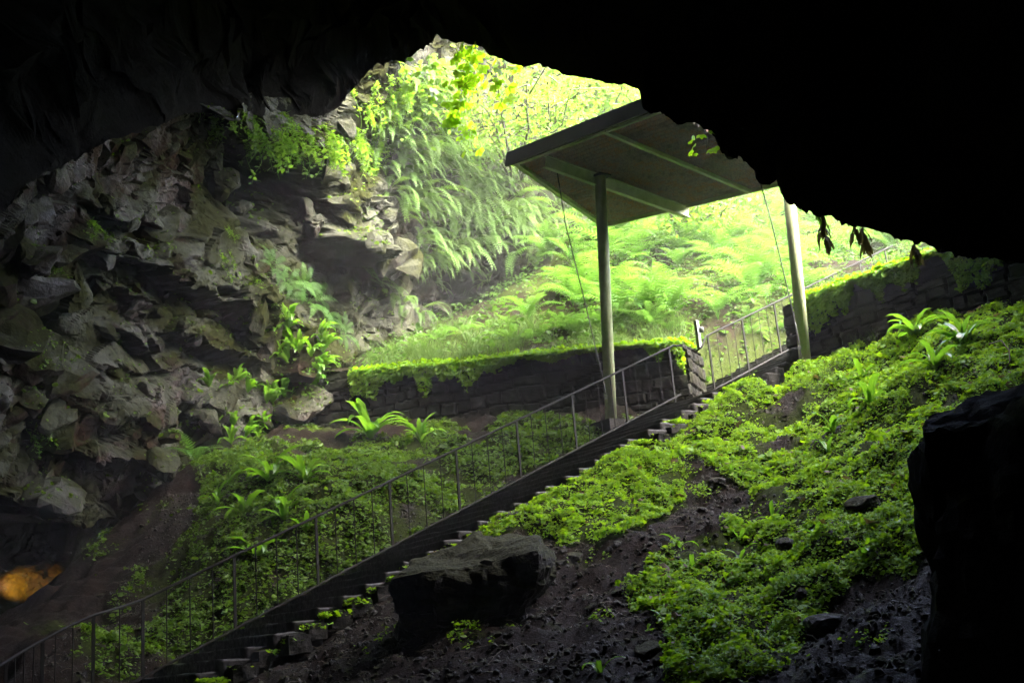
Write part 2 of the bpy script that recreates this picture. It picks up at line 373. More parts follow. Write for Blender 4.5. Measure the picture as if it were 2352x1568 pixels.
# ------------------------------------------------------------------ hillside above the walls
hp = [tuple(np.r_[U(720, 858, 23.95)]), tuple(U(1000, 833, 22.9)), tuple(U(1250, 808, 21.8)), tuple(U(1570, 788, 20.5)), tuple(railpt(11, 0, -.3)), tuple(railpt(14, 0, -.3)), tuple(railpt(11, -1.6, .1)), tuple(railpt(18, 0, -.2)), tuple(railpt(22, 0, 0)), tuple(railpt(26, .5, 0)),
      tuple(U(1850, 705, 20.4)), tuple(U(2050, 640, 19.3)), tuple(U(2200, 590, 18.6)), tuple(U(2352, 545, 17.6))]
for a in [(850, 822, 25.5), (1000, 770, 26.5), (1100, 745, 26.5), (1250, 745, 24.5), (1300, 715, 25), (1400, 700, 25.), (1500, 720, 23.6), (1500, 640, 26.5), (1400, 600, 27.5), (1300, 560, 29), (1500, 560, 29), (1650, 700, 24.), (1700, 590, 28.5),
          (1650, 500, 33), (1750, 430, 36.5), (1600, 430, 36), (1850, 560, 29.5), (1900, 520, 32), (2000, 560, 28.5), (2100, 565, 25.5), (2200, 520, 25)]:
    hp.append(tuple(U(*a)))
hp += [(-4, 45, 12), (6, 46, 18.), (15, 45, 18), (-14, 45, 11), (20, 32, 13), (14, 26, 10), (24, 20, 9), (-12, 32, 10), (0, 36, 11.5), (-1, 30, 9.3), (-4, 30, 9.2), (1, 32, 10.2)]
hp = np.array(hp); HILL = tps(hp[:, :2], hp[:, 2], 5e-5)
def hill_z(x, y):
    x = np.asarray(x, float); y = np.asarray(y, float); P = np.stack([x, y, 0*x], -1)
    s, n = stair_sn(x, y); path = 1-sstep(.2, .8, np.abs(n-.4)-.9)
    z = HILL(x, y)+(.22*fbm(P*.7, 3, 61)+.07*fbm(P*3, 3, 63))*(1-.85*path)*sstep(0, 1.2, wall_side(x, y))-path*.25*sstep(19, 16, s)
    k = sstep(-1.5, -1.2, n)*sstep(1.7, 1.3, n)*sstep(17, 15.5, s); return z*(1-k)+np.minimum(z, P0[2]+s*SLOPE-.55)*k
hx = np.linspace(-16, 24, 210); hy = np.linspace(12, 46, 190); HX, HY = np.meshgrid(hx, hy)
HV = np.stack([HX, HY, hill_z(HX, HY)], -1).reshape(-1, 3); hf = grid_faces(190, 210)
# slide the front row of vertices onto the wall line so the sheet ends inside the masonry
keep = (wall_side(HV[:, 0], HV[:, 1]) > .06)[hf].all(1)
hs, hn = stair_sn(HV[:, 0], HV[:, 1])
hm = np.where(np.abs(hn-.4) < 1.0, .9, .25+.4*sstep(0, 3, HV[:, 0]))+.4*fbm(HV*.5, 3, 71)
tag(mk('hillside', HV, hf[keep], M_GROUND, smooth=True, attrs={'moss': hm}), 'fern covered slope rising outside the cave mouth', 'hillside', kind='structure')
# ------------------------------------------------------------------ left rock wall (depth sheet, displaced)
wp = [(-400, 1568, 13.5), (-250, 1300, 14), (0, 1500, 17.2), (0, 1250, 18.), (150, 1290, 19), (300, 1200, 20.2), (400, 1100, 21.), (490, 1045, 21.8), (600, 1015, 23), (700, 985, 24.2), (800, 880, 25.2), (850, 830, 26), (950, 760, 27.5),
      (-300, 800, 13), (0, 900, 17.5), (0, 700, 17), (150, 1000, 19), (150, 700, 18.6), (300, 950, 20.), (300, 700, 20), (430, 900, 21.2), (500, 650, 22.4), (600, 850, 22.9), (600, 600, 23.4), (700, 750, 24.4), (700, 500, 24.4), (850, 600, 26.2),
      (850, 350, 26.2), (780, 250, 24.8), (600, 280, 22.), (450, 250, 20.2), (300, 330, 18.9), (100, 420, 17), (0, 400, 16), (-300, 300, 12.), (950, 650, 28.2), (1100, 690, 29.2), (1250, 650, 29.6), (1050, 450, 29.4), (1200, 420, 31), (900, 250, 26.8),
      (1000, 200, 28), (1100, 150, 29.5), (1300, 300, 35), (1400, 200, 36), (1550, 200, 38), (1000, -100, 27.5), (1300, -100, 33), (1600, -100, 38), (600, 0, 20), (300, 0, 16), (0, 0, 13), (1350, 600, 32), (1500, 500, 36), (1400, 800, 31), (1100, 900, 29), (800, 1100, 25.5), (500, 1300, 22.5), (200, 1568, 19.5)]
wp = np.array(wp, float); WD = tps(wp[:, :2], wp[:, 2], 1e-3)
wx = np.arange(-300, 1561, 4.); wy = np.arange(-30, 1580, 4.); WX, WY = np.meshgrid(wx, wy)
def polyline_y(px, pl): pl = np.array(pl, float); return np.interp(px, pl[:, 0], pl[:, 1])
LEDGES = [([(150, 535), (200, 562), (250, 585), (330, 612), (400, 655), (470, 690), (540, 722), (620, 775)], .42, .42, 70, 60), ([(390, 765), (480, 800), (545, 812), (620, 858)], .32, .4, 50, 60),
          ([(180, 462), (260, 500), (370, 535)], .34, .35, 45, 40), ([(90, 985), (140, 1030), (200, 1058), (280, 1050), (330, 1085)], .3, .3, 60, 50), ([(-100, 1120), (60, 1165), (150, 1188), (240, 1195), (300, 1165), (400, 1108)], .3, 2.2, 90, 400),
          ([(440, 205), (560, 290), (640, 345), (700, 330), (740, 360)], .6, .55, 60, 90), ([(715, 530), (745, 565), (800, 605), (862, 610)], .8, .6, 60, 70), ([(270, 745), (330, 790), (380, 800)], .22, .3, 30, 40),
          ([(110, 820), (200, 850), (290, 845)], .2, .25, 50, 30), ([(480, 655), (540, 690), (600, 700)], .2, .3, 22, 26), ([(560, 960), (640, 985), (700, 960)], .15, .2, 30, 40), ([(230, 640), (300, 680), (380, 690)], .2, .3, 30, 40)]
BUMPS = [(650, 420, 70, 80, -1.5), (600, 480, 45, 60, -1.), (560, 420, 90, 60, -.7), (300, 930, 90, 70, .35), (300, 1060, 60, 60, .3), (790, 570, 55, 28, .9), (740, 420, 40, 60, .5), (615, 390, 26, 60, .55), (600, 690, 40, 40, .3), (190, 880, 60, 60, .3),
         (70, 1330, 120, 90, -1.0), (1110, 680, 130, 60, -1.4), (690, 840, 60, 120, .35), (840, 440, 50, 60, .4), (90, 760, 50, 150, -.6), (470, 990, 30, 80, -.5), (380, 600, 60, 50, .25)]
def wall_disp(PX, PY, P):
    w = 10*fbm(np.stack([PX/70, PY/70, 0*PX], -1), 3, 3); w2 = 14*fbm(np.stack([PX/40, PY/40, 0*PX], -1), 3, 4)
    D = np.zeros_like(PX)
    for pl, up, dn, wu, wd in LEDGES:
        x0, x1 = pl[0][0], pl[-1][0]; v = PY-polyline_y(PX, pl)-w2; e = sstep(x0-25, x0+25, PX+w)*sstep(x1+25, x1-25, PX+w)
        k = sstep(-3, 5, v)
        D += e*((1-k)*up*np.exp(-np.clip(-v, 0, None)/wu)-k*dn*np.exp(-np.clip(v, 0, None)/wd))
    for x, y, rx, ry, a in BUMPS:
        r2 = ((PX+w*2-x)/rx)**2+((PY+w2*2-y)/ry)**2; D += a*np.exp(-r2**1.6)
    # bedding dips to the lower right; blocks are flattened along it
    c, s_ = math.cos(math.radians(-33)), math.sin(math.radians(-33))
    q = np.stack([P[..., 1]*c-P[..., 2]*s_*1., P[..., 0], P[..., 1]*s_+P[..., 2]*c], -1); q = q+.14*np.stack([fbm(P*1.1, 2, 81), fbm(P*1.1, 2, 83), fbm(P*1.1, 2, 85)], -1)
    far = sstep(27, 30, PROJ(P)[2])
    D += (.25*facets(q*np.array([.5, .5, .95]), 11)+.12*facets(q*np.array([1.1, 1.1, 2.]), 23)+.05*facets(q*np.array([2.8, 2.8, 4.6]), 37))*(1-.3*far)
    D += .2*fbm(P*.45, 2, 91)+.035*fbm(P*2.6, 3, 95)+.012*fbm(P*11, 2, 97)
    return D
def sheet_normals(P):
    a = np.gradient(P, axis=1); b = np.gradient(P, axis=0); n = np.cross(a, b); n /= np.linalg.norm(n, axis=-1)[..., None]+1e-9
    v = P-EYE; f = np.sign((n*v).sum(-1))[..., None]; return -n*f
WP = U(WX, WY, WD(WX, WY)); WN = sheet_normals(WP)
WP2 = WP+WN*wall_disp(WX, WY, WP)[..., None]; WN2 = sheet_normals(WP2)
wm = np.clip(.35+.5*fbm(WP2*.45, 3, 101)+.25*sstep(850, 1000, WX), 0, 1)
wallV = WP2.reshape(-1, 3); wf = grid_faces(len(wy), len(wx))
# ------------------------------------------------------------------ ceiling and lip of the mouth
LIP = [(-330, 2100, 10.5), (-150, 1500, 12.5), (-110, 900, 14.), (-60, 560, 14.6), (60, 420, 15.6), (250, 325, 17.), (430, 262, 19.1), (560, 262, 20.9), (640, 270, 22.2), (700, 268, 23.2), (762, 262, 23.6), (785, 240, 23.7), (800, 212, 23.6), (830, 185, 23.5), (868, 146, 23.2), (905, 142, 22.8), (935, 136, 22.4), (962, 116, 21.8), (985, 106, 21.2), (1004, 80, 20.6),
       (1012, 90, 20.3), (1040, 96, 19.7), (1080, 102, 19.), (1113, 110, 18.5), (1125, 122, 18.3), (1163, 138, 17.9), (1205, 152, 17.5), (1240, 148, 17.2), (1262, 160, 17.), (1303, 174, 16.6), (1350, 183, 16.2), (1400, 192, 15.7), (1436, 194, 15.4), (1462, 206, 15.1), (1473, 222, 15.), (1475, 250, 15.), (1483, 258, 14.9), (1499, 263, 14.9), (1518, 254, 14.8), (1540, 275, 14.8), (1560, 291, 14.8), (1578, 281, 14.8), (1610, 289, 14.8), (1640, 305, 14.8),
       (1652, 332, 14.8), (1655, 352, 14.9), (1676, 366, 14.9), (1690, 361, 14.9), (1697, 351, 14.9), (1715, 372, 14.9), (1736, 398, 15.), (1744, 420, 15.), (1762, 428, 15.), (1776, 420, 15.), (1783, 411, 15.), (1790, 425, 15.1), (1798, 445, 15.1), (1813, 470, 15.2), (1830, 469, 15.2), (1850, 482, 15.3), (1880, 498, 15.4), (1912, 496, 15.4), (1940, 512, 11.5), (1975, 522, 11.5), (2020, 532, 15.6), (2060, 546, 15.6), (2110, 556, 15.6), (2160, 577, 15.6), (2200, 586, 15.6), (2270, 592, 11.5), (2352, 602, 15.3),
       (2450, 598, 15.), (2700, 548, 15.), (3200, 500, 15.), (4100, 430, 15), (5200, 340, 15.), (6200, 260, 15.), (6500, 1200, 14.), (6600, 2600, 12.)]  # far right lip is out of view, extended so its mass blocks sun
def block(seed, n=3):
    r = np.random.default_rng(seed); V = ICO[n][0]*1.15
    for _ in range(20):
        d = r.normal(size=3)*np.array([1, 1, .8]); d /= np.linalg.norm(d); h = r.uniform(.4, .82); p = V @ d; V = V-np.clip(p-h, 0, None)[:, None]*d*.93
    return V
BL = [block(700+i) for i in range(14)]
r = np.random.default_rng(17); bv = []; bm_ = []; bf_ = []; o = 0
dipm = np.array([[1, 0, 0], [0, math.cos(.5), -math.sin(.5)], [0, math.sin(.5), math.cos(.5)]])
for i in range(1500):
    px, py = r.uniform(-250, 900), r.uniform(150, 1330)
    if i > 1250: px, py = r.uniform(820, 1130), r.uniform(480, 800)
    if px < 790 and py < np.interp(px, [q[0] for q in LIP[3:19]], [q[1] for q in LIP[3:19]])+10: continue
    if ((px-650)/75)**2+((py-420)/85)**2 < 1 or (px < 330 and py > 1190 and r.random() < .35) or (py > 1120 and px > 420): continue
    dn_ = vnoise(np.array([[px/120, py/120, 3.]]), 5)[0]
    sz = math.exp(r.normal(-1.2, .5))*(1.15 if dn_ > 0 else .8)
    if dn_ < -.25 and r.random() < .7: continue
    sz = min(sz, .8 if py < 1190 else .3); j = int(np.clip(round((px-wx[0])/4), 1, len(wx)-2)); k = int(np.clip(round((py-wy[0])/4), 1, len(wy)-2)); p = WP2[k, j]; nn = WN2[k, j]
    a = r.normal(0, .35); c_, s_ = math.cos(a), math.sin(a); R = np.array([[c_, -s_, 0], [s_, c_, 0], [0, 0, 1]]) @ dipm
    V = BL[r.integers(14)]*np.array([.8, 1.35, .62])*r.uniform(.75, 1.3, 3); V = V @ R.T*sz+p-nn*sz*r.uniform(.38, .7)
    bv.append(V); bf_.append(ICO[3][1]+o); o += len(V)
BV = np.concatenate(bv); nb_ = (BV-np.repeat(np.array([v.mean(0) for v in bv]), len(ICO[3][0]), 0)); nb_ /= np.linalg.norm(nb_, axis=1)[:, None]+1e-9
BV = BV+nb_*(.10*fbm(BV*1.9, 3, 151)+.06*facets(BV*np.array([2.2, 2.2, 4.]), 155)+.03*fbm(BV*7, 2, 153))[:, None]
lipy = np.interp(WX.ravel(), [q[0] for q in LIP[3:19]], [q[1] for q in LIP[3:19]]); hid = (WY.ravel() < lipy-45) & (WX.ravel() < 790); wf = wf[~hid[wf].all(1)]
AV = np.concatenate([wallV, BV]); am = np.r_[wm.ravel(), np.clip(.35+.5*fbm(BV*.45, 3, 101), 0, 1)]
tag(mk('rock_face', AV, [wf, np.concatenate(bf_)+len(wallV)], M_ROCK, smooth=False, attrs={'moss': am}), 'rugged wet limestone face along the left of the cave', 'rock face', kind='structure')
def on_wall(px, py, lift=.02):
    j = int(np.clip(round((px-wx[0])/4), 1, len(wx)-2)); i = int(np.clip(round((py-wy[0])/4), 1, len(wy)-2))
    n = WN2[i-1:i+2, j-1:j+2].mean((0, 1)); n /= np.linalg.norm(n); return WP2[i, j]+n*lift, n
# ------------------------------------------------------------------ ceiling of the cave
lp = np.array(LIP, float); lp[:, 2] = np.where(lp[:, 0] > 1005, np.interp(lp[:, 0], [1004, 1120, 1300, 1475, 2400, 6600], [20.6, 17.2, 13.6, 11.6, 11.4, 10.8]), lp[:, 2]); t = np.r_[0, np.cumsum(np.hypot(np.diff(lp[:, 0]), np.diff(lp[:, 1])))]
tt = np.arange(0, t[-1], 5.); LX, LY, LD = (np.interp(tt, t, lp[:, k]) for k in range(3))
jag = np.stack([LX/26, LY/26, 0*LX], -1); LX = LX+3.5*fbm(jag, 3, 111); LY = LY+5*fbm(jag*1.3+5, 3, 113)-4*np.clip(fbm(jag*2.3+15, 2, 117)-.35, 0, 1)*-3
LP = U(LX, LY, LD); n = len(tt)
rows = []
K = 46
back = LP.copy(); back[:, 0] *= 1.5; back[:, 1] = -8.; lift = sstep(2.5, 5, LP[:, 2]); back[:, 2] = LP[:, 2]+2.5*lift
# outer face first (towards the open air), from high/outside down to the lip
left = sstep(980, 700, LX)
ray = (LP-EYE)/np.linalg.norm(LP-EYE, axis=1)[:, None]
for k in range(14, 0, -1):
    u = k/14.
    up = LP+np.stack([0*LX, (.25-3.*u)*(1-left)+sstep(1150, 1500, LX)*(1.2*min(1, u*3)), 0*LX], -1)+np.array([0, 0, 1.])*((np.clip(np.where(LP[:, 0] > 13.7, 18.4-LP[:, 2], 25.), 3, 25)*u+.2)*(1-left))[:, None]*lift[:, None]  # unseen mass above the lip, height shaped to keep sun off the interior
    out = LP+(ray*(7*u)[..., None] if np.ndim(u) else ray*7*u)+np.array([0, 0, .3])*u
    rows.append(up*(1-left)[:, None]+out*left[:, None])
rows.append(LP)
for k in range(1, K+1):
    u = (k/K)**1.7; P = LP*(1-u)+back*u; P[:, 2] += 1.5*math.sin(math.pi*min(1, u*1.2)*.5)*lift
    rows.append(P)
e = back.copy(); e[:, 1] = -9; e[:, 2] = -4; rows.append(e)
CV = np.array(rows)
dn = np.zeros(CV.shape[:2]); fade = np.ones(len(rows)); fade[:15] = np.linspace(1, 0, 15); fade[14:22] = np.linspace(0, 1, 8)
dz = .5*facets(CV*np.array([.7, .7, .7]), 121)+.25*fbm(CV*1.2, 3, 125); CV[:, :, 2] += (np.abs(dz)*1.4*fade[:, None])*lift[None]; CV[:, :, 1] += .5*fbm(CV*.9+7, 3, 127)*fade[:, None]; CV[:, :, 0] += .4*fbm(CV*.9+3, 3, 128)*fade[:, None]*lift[None]
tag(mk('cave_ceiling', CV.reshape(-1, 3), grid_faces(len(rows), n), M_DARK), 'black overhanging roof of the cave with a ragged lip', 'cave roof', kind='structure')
# ------------------------------------------------------------------ unseen rock shoulder, added on the right to keep stray light out
k1, k2 = 70, 40
yy = np.linspace(4, 30, k1)[:, None]; uu = np.linspace(0, 1, k2)[None, :]
ztop = np.interp(yy, [4, 14, 18, 20, 22, 30], [7, 7.5, 7.8, 8.2, 9, 9])
SX = .415*yy+.5+uu*9+0*yy; SZ = np.minimum(2.5+uu*60, ztop+uu*3)
SV = np.stack([SX, yy+0*uu, SZ], -1); SV += (.35*facets(SV*.6, 141)+.2*fbm(SV*1.4, 3, 143))[..., None]*np.array([.6, .3, .8]); SV[..., 0] = np.maximum(SV[..., 0], .405*SV[..., 1]+.2)
tag(mk('light_block_shoulder', SV.reshape(-1, 3), grid_faces(k1, k2), M_ROCK, attrs={'moss': np.full(k1*k2, .6)}), 'unseen rock shoulder added beside the cave mouth to block light', 'rock', kind='structure')
# ------------------------------------------------------------------ staircase
STEP = .29
stair = thing('stone_staircase', 'dark wet flight of worn stone steps climbing from the cave to the bright opening', 'staircase', railpt(0, .5, -.4))
so = np.array(stair.location)
cv, cf = CUBE[10]
i0, i1 = int(-5/STEP), int(17/STEP)
for i in range(i0, i1):
    s = i*STEP; w = float(wid(s))+.05*math.sin(i*2.1)+.22*(np.random.default_rng(i+90).random()-.6) if s < 9.6 else 1.12
    r = np.random.default_rng(1000+i); lf = -.34-.05*r.random()-.75*float(sstep(9.7, 10.2, s))
    low_ = -.22*float(sstep(8.6, 10., s))
    c = railpt(s+.27+.02*r.random(), (w+lf)/2, -.24+low_-.012*r.random())
    v = cv.copy(); v = np.sign(v)*np.abs(v)**.96
    V = c+v[:, :1]*.3*SH+v[:, 1:2]*(w-lf)/2*NH+v[:, 2:]*np.array([0, 0, .115])
    V = V+.013*fbm(V*6., 3, 5)[:, None]*np.array([.8, .8, 1.])+.012*fbm(V*1.7, 2, 8)[:, None]
    mk('step', V, cf, M_STEP, stair, so, smooth=True)
    if s < 8.6:
        v = CUBE[6][0]; L = (.06+.06*r.random())*(1.4-.6*float(sstep(2, 5, s))); hh = .075+.03*r.random()-.035*float(sstep(3, 7, s))
        c = railpt(s+.16+.05*r.random(), w+L*.55, -.24+low_+.03*(r.random()-.3))
        V = c+v[:, :1]*(.12+.03*r.random()-.03*float(sstep(3, 7, s)))*SH+v[:, 1:2]*L*NH+v[:, 2:]*np.array([0, 0, hh])
        V = V+(.028*fbm(V*3.3+i, 2, 15))[:, None]*v*np.array([1, 1, .6])+.014*fbm(V*9, 2, 19)[:, None]*v
        mk('edge_stone', V, CUBE[6][1], M_EDGE, stair, so)
# ------------------------------------------------------------------ railings
def railing(label, tops, bots, posts, name='iron_railing'):
    o = thing(name, label, 'railing', bots[len(bots)//2]); oo = np.array(o.location)
    v, f = tube(tops, .018, 8); mk('handrail', v, f, M_RAIL, o, oo, True)
    v, f = tube(bots, .017, 8); mk('bottom_rail', v, f, M_RAIL, o, oo, True)
    for a, b, big in posts:
        r = .018 if big else .0075
        d = (b-a)/np.linalg.norm(b-a)
        if big: v, f = obox((a+b)/2, SH, NH, d, r, r*.6, np.linalg.norm(b-a)/2)
        else: v, f = tube([a, b], r, 6)
        mk('post' if big else 'baluster', v, f, M_RAIL, o, oo)
    return o
ss = np.linspace(0, RUN+.12, 30)
low = [U(-150, 1615, 10.9), U(-60, 1562, 11.3), U(0, 1527, 11.6), U(50, 1496, 11.9), U(100, 1468, 12.15), U(160, 1436, 12.5), U(215, 1412, 12.8), U(275, 1394, 13.15)]
tops = np.array(low+[p for p in railpt(ss, 0, .9)]+[U(1568, 795, 20.1), U(1574, 806, 20.1)])
ss2 = np.linspace(-4.5, RUN+.15, 30); bots = np.array(list(railpt(ss2, 0, 0)))
posts = []
for k in range(33):
    s = k*.29; big = k % 4 == 0; posts.append((railpt(s, 0, -.26 if big else -.0), railpt(s, 0, .9), big))
for px, big in ((275, 0), (215, 1), (168, 0), (128, 0), (98, 1), (78, 0), (56, 0), (35, 0), (14, 1), (-10, 0)):
    py = np.interp(px, [-60, 0, 50, 100, 160, 215, 275], [1562, 1527, 1496, 1468, 1436, 1412, 1394]); d = np.interp(px, [-60, 0, 50, 100, 160, 215, 275], [11.3, 11.6, 11.9, 12.15, 12.5, 12.8, 13.15])
    tp = U(px, py, d); posts.append((tp-np.array([0, 0, 1.15]), tp, bool(big)))
railing('long black iron railing beside the lower flight of steps, ending in a hook', tops, bots, posts)
s2 = np.linspace(10.25, 16.5, 20)
tops = np.array([U(1600, 806, 20.35), U(1612, 797, 20.3)]+list(railpt(s2, 0, .79))); bots = np.array(list(railpt(np.linspace(10.2, 16.5, 20), 0, -.22)))
posts = [(railpt(10.3+k*.245, 0, -.45 if k % 4 == 0 else -.22), railpt(10.3+k*.245, 0, .79), k % 4 == 0) for k in range(25)]
railing('short iron railing climbing past the end of the stone wall into the sunlight', tops, bots, posts)
# ------------------------------------------------------------------ shelter canopy
d1 = np.array([-1376, -108, 2613.]); d2 = np.array([2924, -646, 2613.]); NC = np.cross(d1, d2); NC /= np.linalg.norm(NC)
p0 = np.array([(1380-CX)/F_PX, -(398-CY)/F_PX, 1])*19.6
def on_roof(px, py):
    r = np.array([(px-CX)/F_PX, -(py-CY)/F_PX, 1]); return U(px, py, NC @ p0/(NC @ r))
NR = MW @ NC; NR = NR if NR[2] > 0 else -NR
A, B, Cc, Dd = on_roof(1165, 362), on_roof(1388, 520), on_roof(1805, 421), on_roof(1500, 230)
can = thing('shelter_canopy', 'sloping corrugated canopy on two pale green posts over the steps', 'canopy', U(1403, 950, 19.6)); co = np.array(can.location)
na, nb = 24, 480
a = np.linspace(0, 1, na)[:, None, None]; b = np.linspace(0, 1, nb)[None, :, None]
G = (A*(1-b)+B*b)*(1-a)+(Dd*(1-b)+Cc*b)*a
wv = np.linalg.norm(B-A); G = G+NR*(.06+.04*np.sin(b*wv/.15*2*np.pi))+NR*.01*fbm(G*1.5, 2, 5)[..., None]
top = G+NR*.006
V = np.concatenate([G.reshape(-1, 3), top.reshape(-1, 3)]); f = grid_faces(na, nb)
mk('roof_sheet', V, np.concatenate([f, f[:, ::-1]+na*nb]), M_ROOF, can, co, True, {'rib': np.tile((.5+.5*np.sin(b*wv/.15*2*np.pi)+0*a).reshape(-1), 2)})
def bar(name, p, q, wdt, hgt, mat, drop=0., par=can):
    ax = q-p; side = np.cross(NR, ax/np.linalg.norm(ax)); v, f = obox((p+q)/2-NR*drop, ax, side, NR, np.linalg.norm(ax)/2, wdt/2, hgt/2); return mk(name, v, f, mat, par, co)
def ibeam(name, p, q, wdt, hgt, mat, drop):
    ax = (q-p)/np.linalg.norm(q-p); side = np.cross(NR, ax); L = np.linalg.norm(q-p)/2; c = (p+q)/2-NR*drop
    V, f = join([obox(c, ax, side, NR, L, .008, hgt/2-.012), obox(c+NR*(hgt/2-.006), ax, side, NR, L, wdt/2, .006), obox(c-NR*(hgt/2-.006), ax, side, NR, L, wdt/2, .006)])
    mk(name, V, f, mat, can, co)
ibeam('main_beam', on_roof(1255, 360), on_roof(1582, 478), .13, .2, M_POLE, .085)
bar('purlin', on_roof(1385, 300), on_roof(1722, 440), .09, .06, M_POLE, .0)
bar('edge_trim', A, B, .12, .07, M_POLE, -.01); bar('edge_trim', B+NR*.002, Cc+NR*.002, .05, .07, M_POLE, -.01)
fas = thing; bar('fascia', A+(Dd-A)*.0+NR*.01, Dd+NR*.01, .05, .24, M_RAIL, .05)
bar('edge_trim', A+(B-A)*.075, Dd+(Cc-Dd)*.09, .05, .05, M_POLE, .0)
def pole(base, topp):
    v, f = tube([base, base*.5+topp*.5, topp], .1, 20); o = mk('support_post', v, f, M_POLE, can, co, True)
    u = (topp-base)/np.linalg.norm(topp-base)
    v, f = tube([base-u*.0, base+u*.015], .17, 20); mk('base_plate', v, f, M_GALV, o, co)
    v, f = obox(base-u*.1, SH, NH, (0, 0, 1), .26, .26, .1); mk('footing', v, f, M_EDGE, o, co)
    v, f = obox(topp-u*.03, SH, NH, (0, 0, 1), .14, .14, .012); mk('top_plate', v, f, M_GALV, o, co)
pole(U(1404, 968, 19.6), U(1378, 402, 19.75)); pole(U(1850, 835, 19.35), U(1808, 400, 19.2))
def cable(label, pts, buckle):
    o = thing('guy_cable', label, 'cable', pts[-1]); oo = np.array(o.location)
    v, f = tube(pts, .011, 6); mk('wire', v, f, M_CABLE, o, oo, True)
    v, f = tube([buckle[0], buckle[0]*.85+buckle[1]*.15, buckle[0]*.15+buckle[1]*.85, buckle[1]], [.008, .015, .015, .008], 8); mk('turnbuckle', v, f, M_GALV, o, oo, True)
    th = np.linspace(0, 2*np.pi, 13); c = buckle[1]+np.array([0, 0, -.05]); v, f = tube(np.stack([c[0]+.022*np.cos(th), c[1]+0*th, c[2]+.04*np.sin(th)], -1), .007, 6, False); mk('shackle', v, f, M_GALV, o, oo, True)
cable('thin steel guy cable slanting down to the left post of the canopy', np.array([on_roof(1278, 385), U(1300, 520, 19.4), U(1345, 700, 19.4), U(1384, 868, 19.4), U(1391, 905, 19.4)]), (U(1384, 868, 19.38), U(1391, 905, 19.38)))
cable('thin steel guy cable slanting down to the post in front of the right wall', np.array([U(1742, 405, 19.), U(1772, 510, 19.), U(1815, 690, 19.), U(1836, 790, 19.), U(1840, 815, 19.05)]), (U(1826, 740, 18.98), U(1836, 792, 18.98)))
# ------------------------------------------------------------------ retaining walls
def masonry(name, label, corners, tops, bots, seed):
    """corners: 4 plan points in order (front start, front end, back end, back start); tops/bots: z at each"""
    cs = [np.array(c) for c in corners]; r = np.random.default_rng(seed); o = thing(name, label, 'stone wall', (*cs[0], bots[0])); oo = np.array(o.location)
    step = .035; P = []; T = []; Bm = []; S = []; Nn = []; acc = 0
    ctr = sum(cs)/4
    for k in range(4):
        p, q = cs[k], cs[(k+1) % 4]; L = np.linalg.norm(q-p); m = max(3, int(L/step)); d = (q-p)/L; nn = np.array([d[1], -d[0]]); nn = nn if nn @ (p-ctr) > 0 else -nn
        for j in range(m+(k == 3)):
            u = j/m; P.append(p*(1-u)+q*u); T.append(tops[k]*(1-u)+tops[(k+1) % 4]*u); Bm.append(bots[k]*(1-u)+bots[(k+1) % 4]*u); S.append(acc+u*L); Nn.append(nn)
        acc += L+3.7
    P, T, Bm, S, Nn = map(np.array, (P, T, Bm, S, Nn)); nv = int((T-Bm).max()/step)
    wgt = np.linspace(0, 1, nv)[:, None]; Z = Bm*(1-wgt)+T*wgt; SS = np.broadcast_to(S, Z.shape); hz = Z-bots[0]
    wav = .055*fbm(np.stack([SS*1.3, hz*2, 0*hz], -1), 3, seed+3); hz = hz+wav
    edges = np.cumsum(r.uniform(.12, .27, 60))-1.2; row = np.searchsorted(edges, hz); e0 = edges[np.clip(row-1, 0, 59)]; e1 = edges[np.clip(row, 0, 59)]
    ln = .26+.38*_h(row, row*0, row*0, seed); ph = _h(row, row*0+1, row*0, seed)*5; q = (SS+wav*1.5)/ln+ph; q = q+.25*vnoise(np.stack([q, row*1., 0*q], -1), seed+9); ci = np.floor(q); fq = q-ci
    gap = np.minimum(np.minimum(fq, 1-fq)*ln, np.minimum(hz-e0, e1-hz)); rnd = _h(row, ci.astype(np.int64), row*0+2, seed)
    D = sstep(.0, .03, gap)*(.035+.03*rnd)+.012*fbm(np.stack([SS*9, hz*9, 0*hz], -1), 3, seed+5)
    V = np.stack([P[:, 0]+Nn[:, 0]*D, P[:, 1]+Nn[:, 1]*D, Z], -1); nx_ = len(S)
    F = grid_faces(nv, nx_); st = np.where(gap < .012, .0, .2+.8*rnd)
    mk('stone_courses', V.reshape(-1, 3), F, M_WALL, o, oo, False, {'stone': st.ravel()})
    # rough coping
    k = 60; uu = np.linspace(0, 1, k)[:, None]; vv = np.linspace(-.03, 1.03, 14)
    fr = cs[0]*(1-uu)+cs[1]*uu; bk = cs[3]*(1-uu)+cs[2]*uu; tz = (tops[0]*(1-uu)+tops[1]*uu)[:, 0]
    G = np.array([[np.r_[fr[i]*(1-x)+bk[i]*x, tz[i]] for x in vv] for i in range(k)])
    top = G.copy(); top[..., 2] += .03+.05*np.abs(fbm(G*3, 3, seed+7)); bot = G.copy(); bot[..., 2] -= .04
    allv = np.concatenate([top.reshape(-1, 3), bot.reshape(-1, 3)]); gf = grid_faces(k, 14); nn = k*14
    ring = [i*14 for i in range(k)]+[(k-1)*14+j for j in range(1, 14)]+[i*14+13 for i in range(k-2, -1, -1)]+[j for j in range(12, 0, -1)]
    ring = np.array(ring); r2 = np.roll(ring, -1); side = np.stack([ring, r2, r2+nn, ring+nn], -1)
    mk('coping', allv, [np.concatenate([gf, gf[:, ::-1]+nn, side])], M_WALL, o, oo, False, {'stone': np.full(2*nn, .4)})
    return o
def zz(px, py, d): return U(px, py, d)[2]
bl = U(1612, 850, 21.25)[:2]; lw_t0, lw_t1 = zz(1577, 790, 20.35), zz(720, 866, 23.9)
